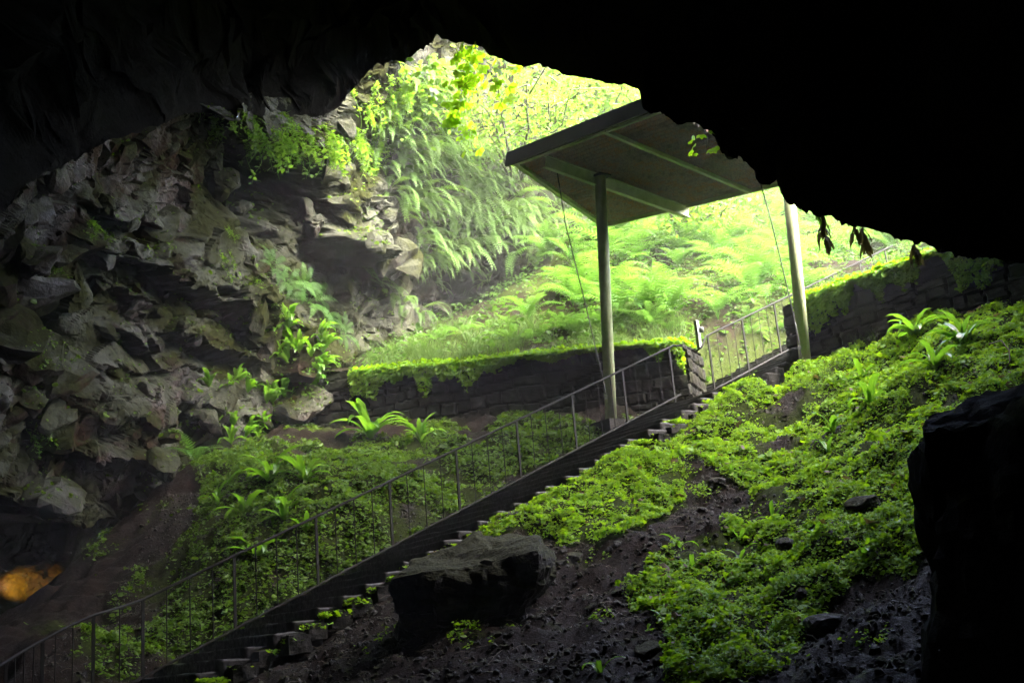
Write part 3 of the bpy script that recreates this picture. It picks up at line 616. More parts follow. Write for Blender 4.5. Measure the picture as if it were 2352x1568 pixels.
masonry('retaining_wall', 'moss topped dark stone wall running left from the stairs', [WL0, WL1, WL1+np.array([.3, .8]), bl], [lw_t0, lw_t1, lw_t1, lw_t0+.02], [zz(1577, 945, 20.35), zz(720, 1030, 23.9), zz(720, 1000, 24.4), zz(1612, 930, 21.2)], 201)
rt0, rt1 = zz(1810, 704, 20.2), zz(2352, 548, 17.2)
RWt = rt0+(rt1-rt0)*2.0
masonry('retaining_wall', 'shadowed stone wall with a green fringe at the right of the opening', [WR0, WR1, WR1+SH[:2]*.5, WR0+SH[:2]*.5], [rt0, RWt, RWt, rt0], [zz(1808, 840, 20.2), zz(1808, 840, 20.2)-.4, zz(1808, 840, 20.2)-.4, zz(1808, 840, 20.2)], 305)
# ------------------------------------------------------------------ grey marker post by the wall end
mp = thing('service_post', 'short grey metal post with a small round box at the wall end', 'post', U(1605, 800, 21.2)); mo = np.array(mp.location)
v, f = obox(U(1603, 768, 21.2), SH, NH, (0, 0, 1), .035, .035, .27); mk('post_body', v, f, M_GALV, mp, mo)
v, f = tube([U(1611, 764, 21.1), U(1611, 753, 21.1), U(1611, 750, 21.1)], [.045, .045, .02], 12); mk('junction_box', v, f, M_GALV, mp, mo, True)
# ------------------------------------------------------------------ rocks
def rock_mesh(seed, flat=.7, n=3):
    r = np.random.default_rng(seed); V = ICO[n][0].copy()
    for _ in range(9):
        d = r.normal(size=3); d /= np.linalg.norm(d); h = r.uniform(.5, .85); p = V @ d; V -= np.clip(p-h, 0, None)[:, None]*d*.92
    V *= np.array([1.15, .95, flat]); V *= (1+.10*fbm(V*1.6+seed, 3, seed))[:, None]; V += .03*fbm(V*6+seed, 2, seed+1)[:, None]*V
    return V, ICO[n][1]
def corner_rock(C8, nz=.1, seed=0, rnd=.86):
    """C8: function of cube coords through 8 corner points"""
    v, f = CUBE[28]; v = v.copy(); L = np.linalg.norm(v, axis=1)[:, None]; v = v*(1-(1-rnd))+(v/L*1.25)*(1-rnd)
    u = (v+1)/2; P = 0
    for i in (0, 1):
        for j in (0, 1):
            for k in (0, 1):
                P = P+((u[:, 0] if i else 1-u[:, 0])*(u[:, 1] if j else 1-u[:, 1])*(u[:, 2] if k else 1-u[:, 2]))[:, None]*C8[i, j, k]
    c = P.mean(0); nn = (P-c)/np.linalg.norm(P-c, axis=1)[:, None]
    return P+nn*(nz*fbm(P*1.7+seed, 3, seed)+nz*.45*facets(P*1.9, seed+3)+nz*.22*fbm(P*9, 3, seed+5))[:, None], f
c8 = {(0, 0, 0): U(890, 1500, 11.3), (1, 0, 0): U(1225, 1425, 11.2), (0, 0, 1): U(908, 1330, 11.3), (1, 0, 1): U(1242, 1262, 11.3), (0, 1, 1): U(1010, 1262, 12.4), (1, 1, 1): U(1218, 1195, 12.6), (0, 1, 0): U(1000, 1430, 12.8), (1, 1, 0): U(1240, 1370, 12.8)}
v, f = corner_rock(c8, .14, 21, .5); tag(mk('boulder', v, f, M_BOULD, None, U(1070, 1460, 11.9)), 'large flat topped mossy boulder beside the lower steps', 'boulder')
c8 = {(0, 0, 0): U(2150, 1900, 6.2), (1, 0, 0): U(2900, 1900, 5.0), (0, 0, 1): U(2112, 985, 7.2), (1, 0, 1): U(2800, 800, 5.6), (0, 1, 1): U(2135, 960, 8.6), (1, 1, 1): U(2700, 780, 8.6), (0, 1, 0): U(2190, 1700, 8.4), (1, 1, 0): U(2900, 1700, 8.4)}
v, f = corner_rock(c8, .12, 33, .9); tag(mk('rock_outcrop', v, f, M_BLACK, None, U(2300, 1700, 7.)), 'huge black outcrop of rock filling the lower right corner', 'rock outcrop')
def floor_at(px, py, d0=None):
    """walk along the view ray until it meets the floor"""
    ds = np.arange(6., 26., .1); P = U(px, py, ds); z = floor_z(P[:, 0], P[:, 1]); k = np.argmax(P[:, 2] < z)
    d = ds[k] if P[k, 2] < z[k] else 18.
    return U(px, py, d), d
def rock(px, py, wpx, flat, label, seed, mat=None, group=None, name='stone', turn=None, cat='stone'):
    p, d = floor_at(px, py); w = wpx/F_PX*d/2.2; v, f = rock_mesh(seed, flat); a = turn if turn is not None else seed*1.7; R = np.array([[math.cos(a), -math.sin(a), 0], [math.sin(a), math.cos(a), 0], [0, 0, 1]])
    V = v @ R.T*w+p+np.array([0, 0, w*flat*.35]); return tag(mk(name, V, f, mat or M_STONE, None, p), label, cat, group)
rock(1325, 1292, 62, .8, 'angular grey stone just right of the big boulder', 3)
rock(1288, 1295, 40, .5, 'low brown stone touching the angular grey stone', 4)
rock(1640, 1122, 74, .55, 'dark flat topped stone in the middle of the mossy slope', 5)
rock(1676, 1020, 36, .8, 'pale tan stone lodged in the moss under the upper steps', 6)
rock(1606, 1178, 40, .6, 'black rounded stone at the upper end of the bare earth', 7)
rock(1805, 1270, 60, 1., 'upright black stone in the moss at mid right', 8)
rock(1858, 1402, 52, .35, 'thin flat stone with a bright wet top', 9, M_STONE)
rock(1895, 1450, 130, .55, 'largest dark block among the stones at lower right', 10)
rock(1935, 1372, 44, .8, 'rounded black stone above the flat wet stone', 11)
rock(1838, 1376, 50, .9, 'dark pointed stone left of the rounded black stone', 12)
rock(1885, 1395, 48, .6, 'grey stone tucked behind the largest dark block', 13)
rock(1492, 1512, 80, .9, 'squat black rock near the bottom edge with a mossy side', 14, M_BOULD)
rock(2082, 1322, 30, .5, 'small white wet stone near the black outcrop', 15)
rock(1985, 1160, 90, .5, 'dark mossy hump of rock on the right slope', 16, M_BOULD)
rock(1360, 1400, 44, .6, 'wet grey stone in the bare earth', 17)
rock(1420, 1360, 34, .5, 'small flat stone in the bare earth', 18)
rock(1580, 1535, 60, .45, 'flat dark stone at the bottom of the moss', 19)
rock(1290, 1500, 50, .4, 'low stone half buried in the dark soil', 20)
rock(1545, 1345, 30, .6, 'small black stone at the edge of the lower moss', 22)
r = np.random.default_rng(77); k = 0; tries = 0
lib = [rock_mesh(500+i, .45+.1*(i % 4), 3) for i in range(6)]; libm = [build_mesh('loose_stone', v, f, M_STONE) for v, f in lib]
while k < 150 and tries < 4000:
    tries += 1
    px, py = r.uniform(620, 2100), r.uniform(1150, 1566)
    if tries % 4 == 0: px, py = r.uniform(150, 1000), r.uniform(1180, 1550)
    p, d = floor_at(px, py); s, nn = stair_sn(p[0], p[1])
    if -.6 < nn < 2.0: continue
    m = moss_mask(p[None])[0]
    if r.random() < m*1.1: continue
    w = r.uniform(9, 24)*d/F_PX/2.2*(1.6 if r.random() < .12 else 1)
    o = bpy.data.objects.new('loose_stone', libm[r.integers(6)]); COL.objects.link(o); o.location = p+np.array([0, 0, w*.12]); o.scale = (w*1.1, w*.95, w); o.rotation_euler = (r.uniform(-.3, .3), r.uniform(-.3, .3), r.uniform(0, 6.28))
    left = nn < 0
    tag(o, 'small dark stone scattered on the bank left of the steps' if left else 'small dark stone scattered over the bare earth right of the steps', 'stone', 'loose stones on the left bank' if left else 'loose stones on the right slope'); k += 1
# ------------------------------------------------------------------ plants: shapes
def rotz(a): c, s = math.cos(a), math.sin(a); return np.array([[c, -s, 0], [s, c, 0], [0, 0, 1.]])
def roty_frame(d, up=(0, 0, 1)):
    """matrix with columns x(side), y(forward=d), z"""
    d = np.asarray(d, float); d /= np.linalg.norm(d); x = np.cross(d, up); nx_ = np.linalg.norm(x); x = x/nx_ if nx_ > 1e-3 else np.array([1., 0, 0]); return np.stack([x, d, np.cross(x, d)], 1)
def spine(L, e0, e1, n, sway=0., pw=1.):
    t = np.linspace(0, 1, n); e = e0+(e1-e0)*t**pw; ds = L/(n-1)
    y = np.r_[0, np.cumsum(np.cos(e[:-1])*ds)]; z = np.r_[0, np.cumsum(np.sin(e[:-1])*ds)]; x = sway*t**2*L; return np.stack([x, y, z], -1), e
def frond(L, W, e0, e1, pairs=22, seed=0, teeth=2):
    """pinnate fern frond growing along +Y"""
    r = np.random.default_rng(seed); S, e = spine(L, e0, e1, pairs+6, r.uniform(-.15, .15), 1.2); parts = []
    k = np.arange(len(S)); hw = .006*L**.5*(1-k/len(S)*.8)
    V = np.concatenate([S-np.array([1., 0, 0])*hw[:, None], S+np.array([1., 0, 0])*hw[:, None]]); n = len(S); j = np.arange(n-1); parts.append((V, [np.stack([j, j+1, j+1+n, j+n], -1)]))
    VV = []; FF = []; o = 0
    for i in range(5, n-1):
        t = (i-5)/(n-6); pl = W*(math.sin(math.pi*min(1, .18+.82*t)**.85)**.9)*(.9+.2*r.random())*(1 if t < .97 else .6); wd = L/pairs*.27
        tg = S[i+1]-S[i-1]; tg /= np.linalg.norm(tg); nrm = np.cross(np.array([1., 0, 0]), tg)
        for sd in (-1, 1):
            dr = np.array([sd, 0, 0])*.92+tg*(.28+.35*t)-nrm*(-.12+.1*r.random()); dr /= np.linalg.norm(dr); b = S[i]; dn = -nrm*.18
            m = teeth*2+1; us = np.linspace(0, 1, m)
            ce = b+dr*(us*pl)[:, None]+dn*(us**2*pl)[:, None]; ww = wd*(1-us**1.6)*np.where(np.arange(m) % 2, 1.12, .72); ww[-1] = 0
            VV.append(np.concatenate([ce-tg*ww[:, None], ce+tg*ww[:, None]])); q = np.arange(m-1); FF.append(o+np.stack([q, q+1, q+1+m, q+m], -1)); o += 2*m
    parts.append((np.concatenate(VV), [np.concatenate(FF)])); return join(parts)
def strap(L, W, e0, e1, seed=0):
    """undivided hart's-tongue leaf"""
    r = np.random.default_rng(seed); n = 15; S, e = spine(L, e0, e1, n, r.uniform(-.25, .25), 1.5); t = np.linspace(0, 1, n)
    w = W*np.clip(np.minimum(t*5+.12, 1), 0, 1)*np.clip((1-t)*3.2, 0, 1)**.6*(1+.1*np.sin(t*26+r.uniform(0, 6))); w[-1] = .002
    ny_ = np.stack([0*t, -np.sin(e), np.cos(e)], -1); cols = []
    for u, h in ((-1, .28), (-.5, .2), (0, 0), (.5, .2), (1, .28)):
        rip = .12*np.sin(t*24+(3 if u < 0 else 0)+seed)*abs(u); cols.append(S+np.array([1., 0, 0])*(u*w)[:, None]+ny_*((h+rip)*w)[:, None])
    G = np.stack(cols, 1); return G.reshape(-1, 3), [grid_faces(n, 5)]
def xf(vf, R, s=1., t=(0, 0, 0)): return (vf[0] @ R.T*s+np.asarray(t), vf[1])
FR_UP = [build_mesh('frond', *frond(1., .15, math.radians(80-4*i), math.radians(-25-12*i), 19, i), M_FERN) for i in range(4)]
FR_SM = [build_mesh('frond', *frond(1., .14, math.radians(55-5*i), math.radians(-45-10*i), 17, 30+i, 1), M_FERN) for i in range(3)]
ST = [build_mesh('strap_leaf', *strap(1., .085, math.radians(82-8*i), math.radians(5-22*i), i), M_HART, True) for i in range(5)]
def place_child(name, me, par, yaw, scale, tilt=0., roll=0.):
    o = bpy.data.objects.new(name, me); COL.objects.link(o); o.parent = par; o.rotation_euler = (tilt, roll, yaw); o.scale = (scale,)*3; return o
def orient(o, nrm, k=1.):
    """tip a plant so that its up axis leans along nrm by share k"""
    n = np.array(nrm)*k+np.array([0, 0, 1.])*(1-k); o.rotation_mode = 'QUATERNION'; o.rotation_quaternion = Vector((0, 0, 1)).rotation_difference(Vector(n/np.linalg.norm(n)))
def fern(pos, L, nf, label, group=None, seed=0, lib=None, name='fern', cat='fern', nrm=None, lean=0., droop=0.):
    r = np.random.default_rng(seed); o = thing(name, label, cat, pos, group); lib = lib or FR_UP
    for i in range(nf): place_child('frond', lib[r.integers(len(lib))], o, i/nf*6.283+r.uniform(-.3, .3), L*r.uniform(.75, 1.1), r.uniform(-.12, .2)-droop)
    if nrm is not None: orient(o, nrm, lean)
    return o
def hart(pos, L, nf, label, group=None, seed=0, nrm=None, lean=0., face=None, wide=1.):
    r = np.random.default_rng(seed); o = thing('strap_leaf_fern', label, 'fern', pos, group)
    for i in range(nf):
        yaw = i/nf*6.283+r.uniform(-.35, .35) if face is None else face+r.uniform(-wide, wide)
        place_child('leaf', ST[r.integers(5)], o, yaw, L*r.uniform(.65, 1.1), r.uniform(-.15, .15), r.uniform(-.2, .2))
    if nrm is not None: orient(o, nrm, lean)
    return o
def gp(px, py): return floor_at(px, py)[0]
def hill_at(px, py):
    ds = np.arange(17., 45., .15); P = U(px, py, ds); z = hill_z(P[:, 0], P[:, 1]); ws = wall_side(P[:, 0], P[:, 1]); hit = (P[:, 2] < z) & (ws > .1); k = np.argmax(hit)
    return (P[k], ds[k]) if hit[k] else (None, None)
# ---- single strap-leaf ferns one can point to
hart(gp(852, 1012), .98, 14, 'tall upright strap leaf fern standing alone before the stone wall', seed=1, nrm=(0, 0, 1))
hart(gp(966, 1018), .68, 10, 'spreading strap leaf fern right of the tall upright one', seed=2)
hart(gp(1852, 832), .72, 10, 'bright strap leaf fern at the foot of the right post', seed=3)
hart(gp(2105, 775), .68, 13, 'big glossy strap leaf fern on the crest of the right slope', seed=4)
hart(gp(2215, 800), .72, 15, 'dense strap leaf fern below the shadowed wall, right of the big glossy one', seed=5)
hart(gp(2150, 850), .55, 9, 'strap leaf fern in shade below the dense one', seed=6)
hart(gp(1985, 880), .55, 7, 'strap leaf fern with upright leaves on the upper right slope', seed=7)
hart(gp(2000, 930), .6, 8, 'low strap leaf fern with a drooping tongue over dark soil', seed=8)
hart(gp(1915, 1000), .5, 7, 'yellow green strap leaf fern in the middle of the right slope', seed=9)
hart(gp(1905, 1045), .42, 4, 'flat lying strap leaf fern under the yellow green one', seed=10)
hart(gp(620, 1110), .8, 11, 'strap leaf fern with lit upright tips on the left bank', seed=11)
hart(gp(700, 1110), .8, 11, 'strap leaf fern with pale horizontal leaves above the handrail', seed=12)
hart(gp(560, 1185), .65, 8, 'dark strap leaf fern low on the left bank', seed=13)
hart(gp(655, 1200), .68, 10, 'strap leaf fern arching over the handrail', seed=14)
hart(gp(590, 1290), .62, 9, 'strap leaf fern seen behind the balusters', seed=15)
hart(gp(700, 1230), .4, 6, 'small strap leaf fern against the handrail', seed=16)
hart(gp(500, 1160), .45, 7, 'strap leaf fern on the left edge of the bank moss', seed=17)
for i, (px, py) in enumerate([(1640, 1010+60), (1560, 1260), (1450, 1085), (1690, 1105), (1880, 1240), (1590, 1310), (1530, 1440), (1700, 1290), (2060, 1110), (2080, 1230), (1380, 1552), (1985, 1290), (1780, 1200), (1700, 1250)]):
    hart(gp(px, py), .3, 4, 'single small strap leaf seedling in the right slope moss', 'seedling ferns in the right slope moss', 100+i)
# ---- pinnate ferns one can point to
fern(gp(448, 1068), 1.0, 7, 'lone feathery fern at the foot of the rock face', seed=21)
fern(hill_at(1545, 742)[0], 1.75, 15, 'big sunlit fern shuttlecock under the right end of the canopy', seed=22)
fern(hill_at(1490, 722)[0], 1.4, 11, 'yellow green fern behind the left post', seed=23)
fern(hill_at(1650, 735)[0], 1.3, 10, 'glowing fern arching over the short railing', seed=24)
fern(hill_at(1215, 742)[0], 1.1, 12, 'upright bushy fern before the dark hollow', seed=25)
fern(hill_at(1320, 690)[0], 1.2, 11, 'blue green fern left of the left post', seed=26)
for i, (px, py, L) in enumerate([(625, 615, .9), (655, 655, 1.1), (700, 700, 1.2), (735, 735, 1.1), (760, 770, .9), (690, 660, .9)]):
    p, n_ = on_wall(px, py); fern(p, L*.7, 9, ['small fern jutting from the rock face', 'bright fern high on the rock face edge', 'feathery fern hanging down the sunlit rock edge', 'soft mass of fern halfway down the sunlit rock edge', 'lowest fern of the sunlit rock edge', 'fern tucked above the soft fern mass'][i], seed=40+i, lib=FR_SM, nrm=n_, lean=.75)
# ---- ferns of the hillside
r = np.random.default_rng(5); cnt = 0
for t_ in range(900):
    px, py = r.uniform(1255, 2230), r.uniform(400, 800)
    p, d = hill_at(px, py)
    if p is None or d > 42: continue
    s, nn = stair_sn(p[0], p[1])
    if abs(nn-.3) < 1.35 and s < 22: continue
    if px < 1300 and py > 740: continue
    if min(math.hypot(px-fx, (py-fy)*1.3) for fx, fy in ((1545, 700), (1490, 690), (1650, 715))) < 75: continue
    right = nn > .3; L = r.uniform(1.1, 1.9)*(1 if py < 740 else .5)*(.65 if right and d < 25 else 1)
    if right and wall_side(p[0], p[1]) < .55: continue
    fern(p, L, int(r.integers(7, 11)), 'sunlit fern above the shadowed right wall' if right else 'one of the feathery ferns crowding the sunlit hillside', 'ferns above the right wall' if right else 'ferns on the sunlit hillside', 2000+t_, FR_UP if r.random() < .7 else FR_SM)
    cnt += 1
    if cnt >= 130: break
# ---- hanging ferns on the cliff
def hang_mesh(seed, n, L, W, mat):
    r = np.random.default_rng(seed); parts = []
    for i in range(n):
        e0 = math.radians(r.uniform(-10, 45)); parts.append(xf(frond(1, W, e0, math.radians(r.uniform(-95, -75)), 20, seed*50+i, 1), rotz(r.uniform(-.8, .8)), L*r.uniform(.6, 1.15), (r.uniform(-.25, .25), 0, r.uniform(-.1, .1))))
    V, F = join(parts); return build_mesh('hanging_fern', V, F, mat)
HF = [hang_mesh(60+i, 9, 1.15, .10, M_CLIFF) for i in range(4)]
def face_rot(n_): return math.atan2(-n_[0], n_[1])      # +Y of the mesh along the outward normal
def put(me, name, p, n_, s, label, cat, group=None):
    o = bpy.data.objects.new(name, me); COL.objects.link(o); o.location = p; o.rotation_euler = (random.uniform(-.15, .15), random.uniform(-.15, .15), face_rot(n_)+random.uniform(-.3, .3)); o.scale = (s,)*3; return tag(o, label, cat, group)
for i, (px, py) in enumerate([(1120, 760), (1170, 752), (1060, 770), (1010, 790), (1260, 770), (1290, 750), (1340, 760), (1230, 790), (950, 800), (900, 815), (1370, 740), (1180, 790)]):
    p, d = hill_at(px, py)
    if p is not None: fern(p, .55+.1*(i % 4), 8, 'one of the low ferns on the bank behind the left wall', 'low ferns behind the left wall', 5000+i, FR_SM)
CL = [(880, 330), (860, 240), (930, 130), (1010, 170), (1180, 420), (1400, 560), (1290, 620), (1180, 590), (1060, 560), (1020, 650), (940, 600), (890, 480)]
cnt = 0
for t_ in range(900):
    px, py = r.uniform(860, 1400), r.uniform(150, 720)
    if not inpoly(np.array([px]), np.array([py]), CL)[0]: continue
    p, n_ = on_wall(px, py); put(HF[r.integers(4)], 'hanging_fern', p, n_, r.uniform(.75, 1.45), 'feathery fern fronds trailing down the sunlit cliff', 'fern', 'hanging ferns on the cliff'); cnt += 1
    if cnt >= 130: break
for px, py in [(850, 640), (880, 655), (905, 680), (925, 705), (945, 630), (975, 650), (1000, 690), (1030, 640), (1080, 620), (1130, 625), (960, 720)]:
    p, n_ = on_wall(px, py); put(HF[r.integers(4)], 'hanging_fern', p, n_, r.uniform(.6, .9), 'dark fern fronds hanging in front of the hollow', 'fern', 'hanging ferns over the hollow')
# ---- leafy tufts on the rock face
def leafblade(L, W):
    t = np.array([0, .25, .55, .8, 1.]); w = W*np.array([.15, .8, 1, .6, 0.02]); z = -.25*L*t**2
    V = np.concatenate([np.stack([-w, t*L, z+.12*W], -1), np.stack([0*t, t*L, z], -1), np.stack([w, t*L, z+.12*W], -1)]); n = 5; q = np.arange(n-1)
    return V, [np.concatenate([np.stack([q, q+1, q+1+n, q+n], -1), np.stack([q+n, q+1+n, q+1+2*n, q+2*n], -1)])]
def rnd_rot(r, spread):
    a, b, c = r.uniform(-spread, spread, 3); ca, sa, cb, sb = math.cos(a), math.sin(a), math.cos(b), math.sin(b)
    return rotz(c) @ np.array([[1, 0, 0], [0, ca, -sa], [0, sa, ca]]) @ np.array([[cb, 0, sb], [0, 1, 0], [-sb, 0, cb]])
def ivy_mesh(seed, n, mat, drop=.8, leaf=.11):
    r = np.random.default_rng(seed); parts = []
    for k in range(max(2, n//14)):
        x0 = r.uniform(-.25, .25); ln = drop*r.uniform(.4, 1.2); q = np.linspace(0, 1, 8); st = np.stack([x0+.1*np.sin(q*5+k), .05+.1*np.sin(q*3), -ln*q], -1); parts.append(tube(st, .004, 4, False))
        for j in range(14):
            u = r.random(); p = np.array([x0+.1*math.sin(u*5+k)+r.normal(0, .05), .06+abs(r.normal(0, .05)), -ln*u]); L = leaf*r.uniform(.6, 1.3); parts.append(xf(leafblade(L, L*.27), rotz(r.uniform(-1.6, 1.6)) @ rnd_rot(r, .7), 1, p))
    V, F = join(parts); return build_mesh('trailing_plant', V, F, mat)
IV = [ivy_mesh(80+i, 56, M_IVY) for i in range(5)]
IVS = [ivy_mesh(90+i, 28, M_IVY, .45, .09) for i in range(3)]
def ivy_group(pts, spread, n, smin, smax, label, group, lib=IV, seed=0):
    r = np.random.default_rng(seed)
    for i in range(n):
        px, py = pts[r.integers(len(pts))]; px += r.normal(0, spread); py += r.normal(0, spread); p, n_ = on_wall(px, py, .04); put(lib[r.integers(len(lib))], 'trailing_plant', p, n_, r.uniform(smin, smax), label, 'trailing plant', group)
ivy_group([(830, 290), (860, 320), (820, 350), (850, 380), (790, 320), (700, 310), (730, 330), (670, 300), (640, 280), (840, 240), (880, 200), (910, 160), (600, 300), (560, 290), (640, 330)], 20, 66, .6, 1.1, 'small leaved plant trailing over the sunlit rock edge under the lip', 'trailing plants under the lip', seed=1)
ivy_group([(890, 220), (930, 150), (960, 160), (900, 190), (1000, 190), (980, 240)], 20, 22, .8, 1.4, 'leafy plant draped over the far cliff top', 'plants on the far cliff top', seed=2)
ivy_group([(500, 240), (560, 270), (600, 290), (480, 230)], 14, 14, .6, 1., 'thin mossy strand plant in the gloom of the overhang', 'strand plants of the overhang', IVS, 3)
ivy_group([(200, 480), (230, 500), (170, 500), (130, 560), (120, 640), (130, 620), (250, 530), (210, 520), (150, 780), (160, 820), (140, 850), (20, 650), (20, 700), (30, 770), (80, 790), (90, 1000), (80, 1050)], 12, 40, .5, .95, 'small leafy plant clinging to the shaded left rock', 'plants on the shaded left rock', IVS, 4)
ivy_group([(510, 530), (505, 580), (570, 660), (545, 730), (620, 740), (600, 720)], 12, 16, .4, .8, 'small green plant rooted in a crack of the rock face', 'plants in rock cracks', IVS, 5)
r = np.random.default_rng(9)
for i in range(34):
    px, py = [(650, 820), (680, 850), (700, 890), (690, 930), (640, 940), (670, 960), (700, 800), (640, 770), (700, 860), (655, 905)][i % 10]; px += r.normal(0, 14); py += r.normal(0, 14); p, n_ = on_wall(px, py, .05)
    hart(p, r.uniform(.45, .65), 7, 'bright strap leaf fern in the cascade at the right edge of the rock face', 'cascade of strap leaf ferns', 300+i, face=face_rot(n_)-.35, wide=.9)
for i, (px, py) in enumerate([(505, 890), (530, 905), (560, 880), (575, 905), (520, 980), (545, 1005), (570, 985), (590, 1010), (510, 1020), (600, 975)]):
    p, n_ = on_wall(px, py, .05); hart(p, .5, 7, 'strap leaf fern at the mossy foot of the rock face', 'strap leaf ferns at the foot of the rock face', 400+i, face=face_rot(n_), wide=1.2)
# ---- vines and hanging plants of the lip
def palmate(L):
    parts = []
    for a in (-.95, 0, .95): parts.append(xf(leafblade(L, L*.36), rotz(a)))
    return join(parts)
def vine(label, pts, n, L, seed, mat=M_LIME):
    r = np.random.default_rng(seed); o = thing('hanging_vine', label, 'vine', pts[0]); oo = np.array(pts[0]); q = np.array(pts)
    v, f = tube(q, .006, 5); mk('stem', v, f, M_TWIG, o, oo, True); parts = []
    seg = np.r_[0, np.cumsum(np.linalg.norm(np.diff(q, axis=0), axis=1))]
    for i in range(n):
        u = r.random()*seg[-1]; p = np.array([np.interp(u, seg, q[:, k]) for k in range(3)])+r.normal(0, .13, 3)*np.array([1, .6, .5]); parts.append(xf(palmate(L*r.uniform(.6, 1.2)), rotz(r.uniform(-3.1, 3.1)) @ np.array([[1, 0, 0], [0, .3, -.95], [0, .95, .3]]).T @ rnd_rot(r, .6), 1, p))
    V, F = join(parts); mk('foliage', V, F, mat, o, oo); return o
vine('lime yellow large leaved vine hanging from the middle of the lip', np.array([U(1060, 95, 18.6), U(1075, 150, 18.6), U(1060, 215, 18.6), U(1050, 270, 18.6), U(1075, 310, 18.6), U(1088, 350, 18.6)]), 95, .125, 1)
vine('lime yellow vine spray at the top of the opening', np.array([U(1090, 100, 17.9), U(1100, 140, 17.9), U(1085, 180, 18), U(1060, 200, 18.)]), 60, .115, 2)
vine('thin pale vine with few leaves crossing under the lip', np.array([U(985, 110, 21.), U(975, 180, 21.), U(1000, 215, 21), U(960, 200, 21.)]), 22, .13, 3, M_IVY)
vine('pale green creeper trailing at the right of the lime vine', np.array([U(1160, 136, 16.5), U(1165, 190, 16.5), U(1150, 240, 16.5)]), 14, .13, 4)
vine('sprig of sunlit leaves dangling over the canopy', np.array([U(1610, 288, 11.6), U(1625, 315, 11.6), U(1622, 340, 11.6)]), 10, .06, 5)
def dangling(label, pts, n, mat, seed, L=.2):
    r = np.random.default_rng(seed); q = np.array(pts); parts = [tube(q, .008, 5)]
    for i in range(n):
        u = r.random(); p = q[0]*(1-u)+q[-1]*u; parts.append(xf(strap(L*r.uniform(.6, 1.2), .022, math.radians(-60), math.radians(-95), seed+i), rotz(r.uniform(0, 6.28)), 1, p))
    V, F = join(parts); return tag(mk('dangling_plant', V, F, mat, None, q[0]), label, 'plant')
dangling('withered dark plant dangling from the lip right of the post', [U(1886, 492, 11.5), U(1890, 520, 11.5), U(1897, 550, 11.5)], 12, M_DEADLEAF, 1, .22)
dangling('green leaf hanging beside the withered plant', [U(1876, 494, 11.5), U(1874, 506, 11.5)], 2, M_HART, 2, .2)
dangling('yellowed frond hanging from the lip', [U(1962, 520, 11.5), U(1955, 545, 11.5)], 5, M_DEADLEAF, 3, .26)
dangling('brown withered frond hanging from the lip beside the yellowed one', [U(1980, 520, 11.5), U(1988, 552, 11.5)], 8, M_DEADLEAF, 4, .22)
dangling('ragged root tuft hanging over the right wall', [U(2098, 552, 11.5), U(2104, 580, 11.5)], 9, M_DEADLEAF, 5, .2)
# ---- shrubs and trees in the opening
def tree(label, base, stems, nleaf, L, mat, seed, name='tree', sp=.55):
    r = np.random.default_rng(seed); o = thing(name, label, 'tree' if name == 'tree' else 'shrub', base); oo = np.array(base); tp = []; lv = []; ends = []
    for tip, bend, rad in stems:
        tip = np.array(tip); u = np.linspace(0, 1, 9)[:, None]; c = base*(1-u)+tip*u+np.array(bend)*np.sin(u*np.pi)+.06*r.normal(size=(9, 3))*u; tp.append(tube(c, rad*(1-.75*u[:, 0]), 6)); ends += [c[5], c[6], c[7], c[8]]; rad *= 1.3
        for k in range(5):
            a = c[r.integers(4, 9)]; b = a+r.normal(0, 1, 3)*np.array([.8, .8, .5])+np.array([0, 0, .35]); tp.append(tube(np.array([a, (a+b)/2+r.normal(0, .08, 3), b]), [rad*.3, rad*.2, rad*.1], 5)); ends += [b, (a+b)/2]
    V, F = join(tp); mk('trunk', V, F, M_BARK, o, oo, True)
    ends = np.array(ends); tint = []
    for i in range(nleaf):
        p = ends[r.integers(len(ends))]+r.normal(0, sp, 3)*np.array([1, 1, .7]); l = L*r.uniform(.6, 1.3); q = xf(leafblade(l, l*.3), rotz(r.uniform(0, 6.28)) @ rnd_rot(r, .8), 1, p); lv.append(q); tint.append(np.full(len(q[0]), r.random()))
    V, F = join(lv); mk('crown', V, F, mat, o, oo, attrs={'tint': np.concatenate(tint)}); return o
b = on_wall(1175, 440)[0]
tree('thin many stemmed shrub on the cliff behind the canopy corner', b, [(U(1115, 240, 26.5), (0, 0, .3), .05), (U(1205, 190, 26.5), (.2, 0, 0), .055), (U(1260, 170, 27), (.4, 0, 0), .05), (U(1330, 195, 27.5), (.3, 0, .6), .06), (U(1140, 150, 26), (0, 0, 0), .04), (U(1300, 270, 27), (0, 0, .2), .045), (U(1060, 230, 26), (0, 0, .5), .035)], 1500, .15, M_TREE, 1, 'shrub', .35)
tree('bright leafy tree behind the top edge of the canopy', U(1420, 330, 33), [(U(1280, 200, 31), (0, 0, .5), .1), (U(1360, 190, 31), (0, 0, 0), .1), (U(1450, 190, 31), (0, 0, 0), .1), (U(1320, 270, 30), (0, 0, 0), .08), (U(1400, 250, 30.5), (0, 0, 0), .08)], 3600, .2, M_TREE, 2, 'tree', .8)
p, d = hill_at(1570, 560)
tree('dark green leafy bush under the canopy edge', p, [(U(1530, 490, d-1), (0, 0, .2), .05), (U(1600, 470, d-1), (0, 0, .2), .05), (U(1660, 480, d-1), (0, 0, .2), .05), (U(1640, 450, d-.5), (0, 0, 0), .05)], 1700, .14, M_TREE, 3, 'shrub', .42)
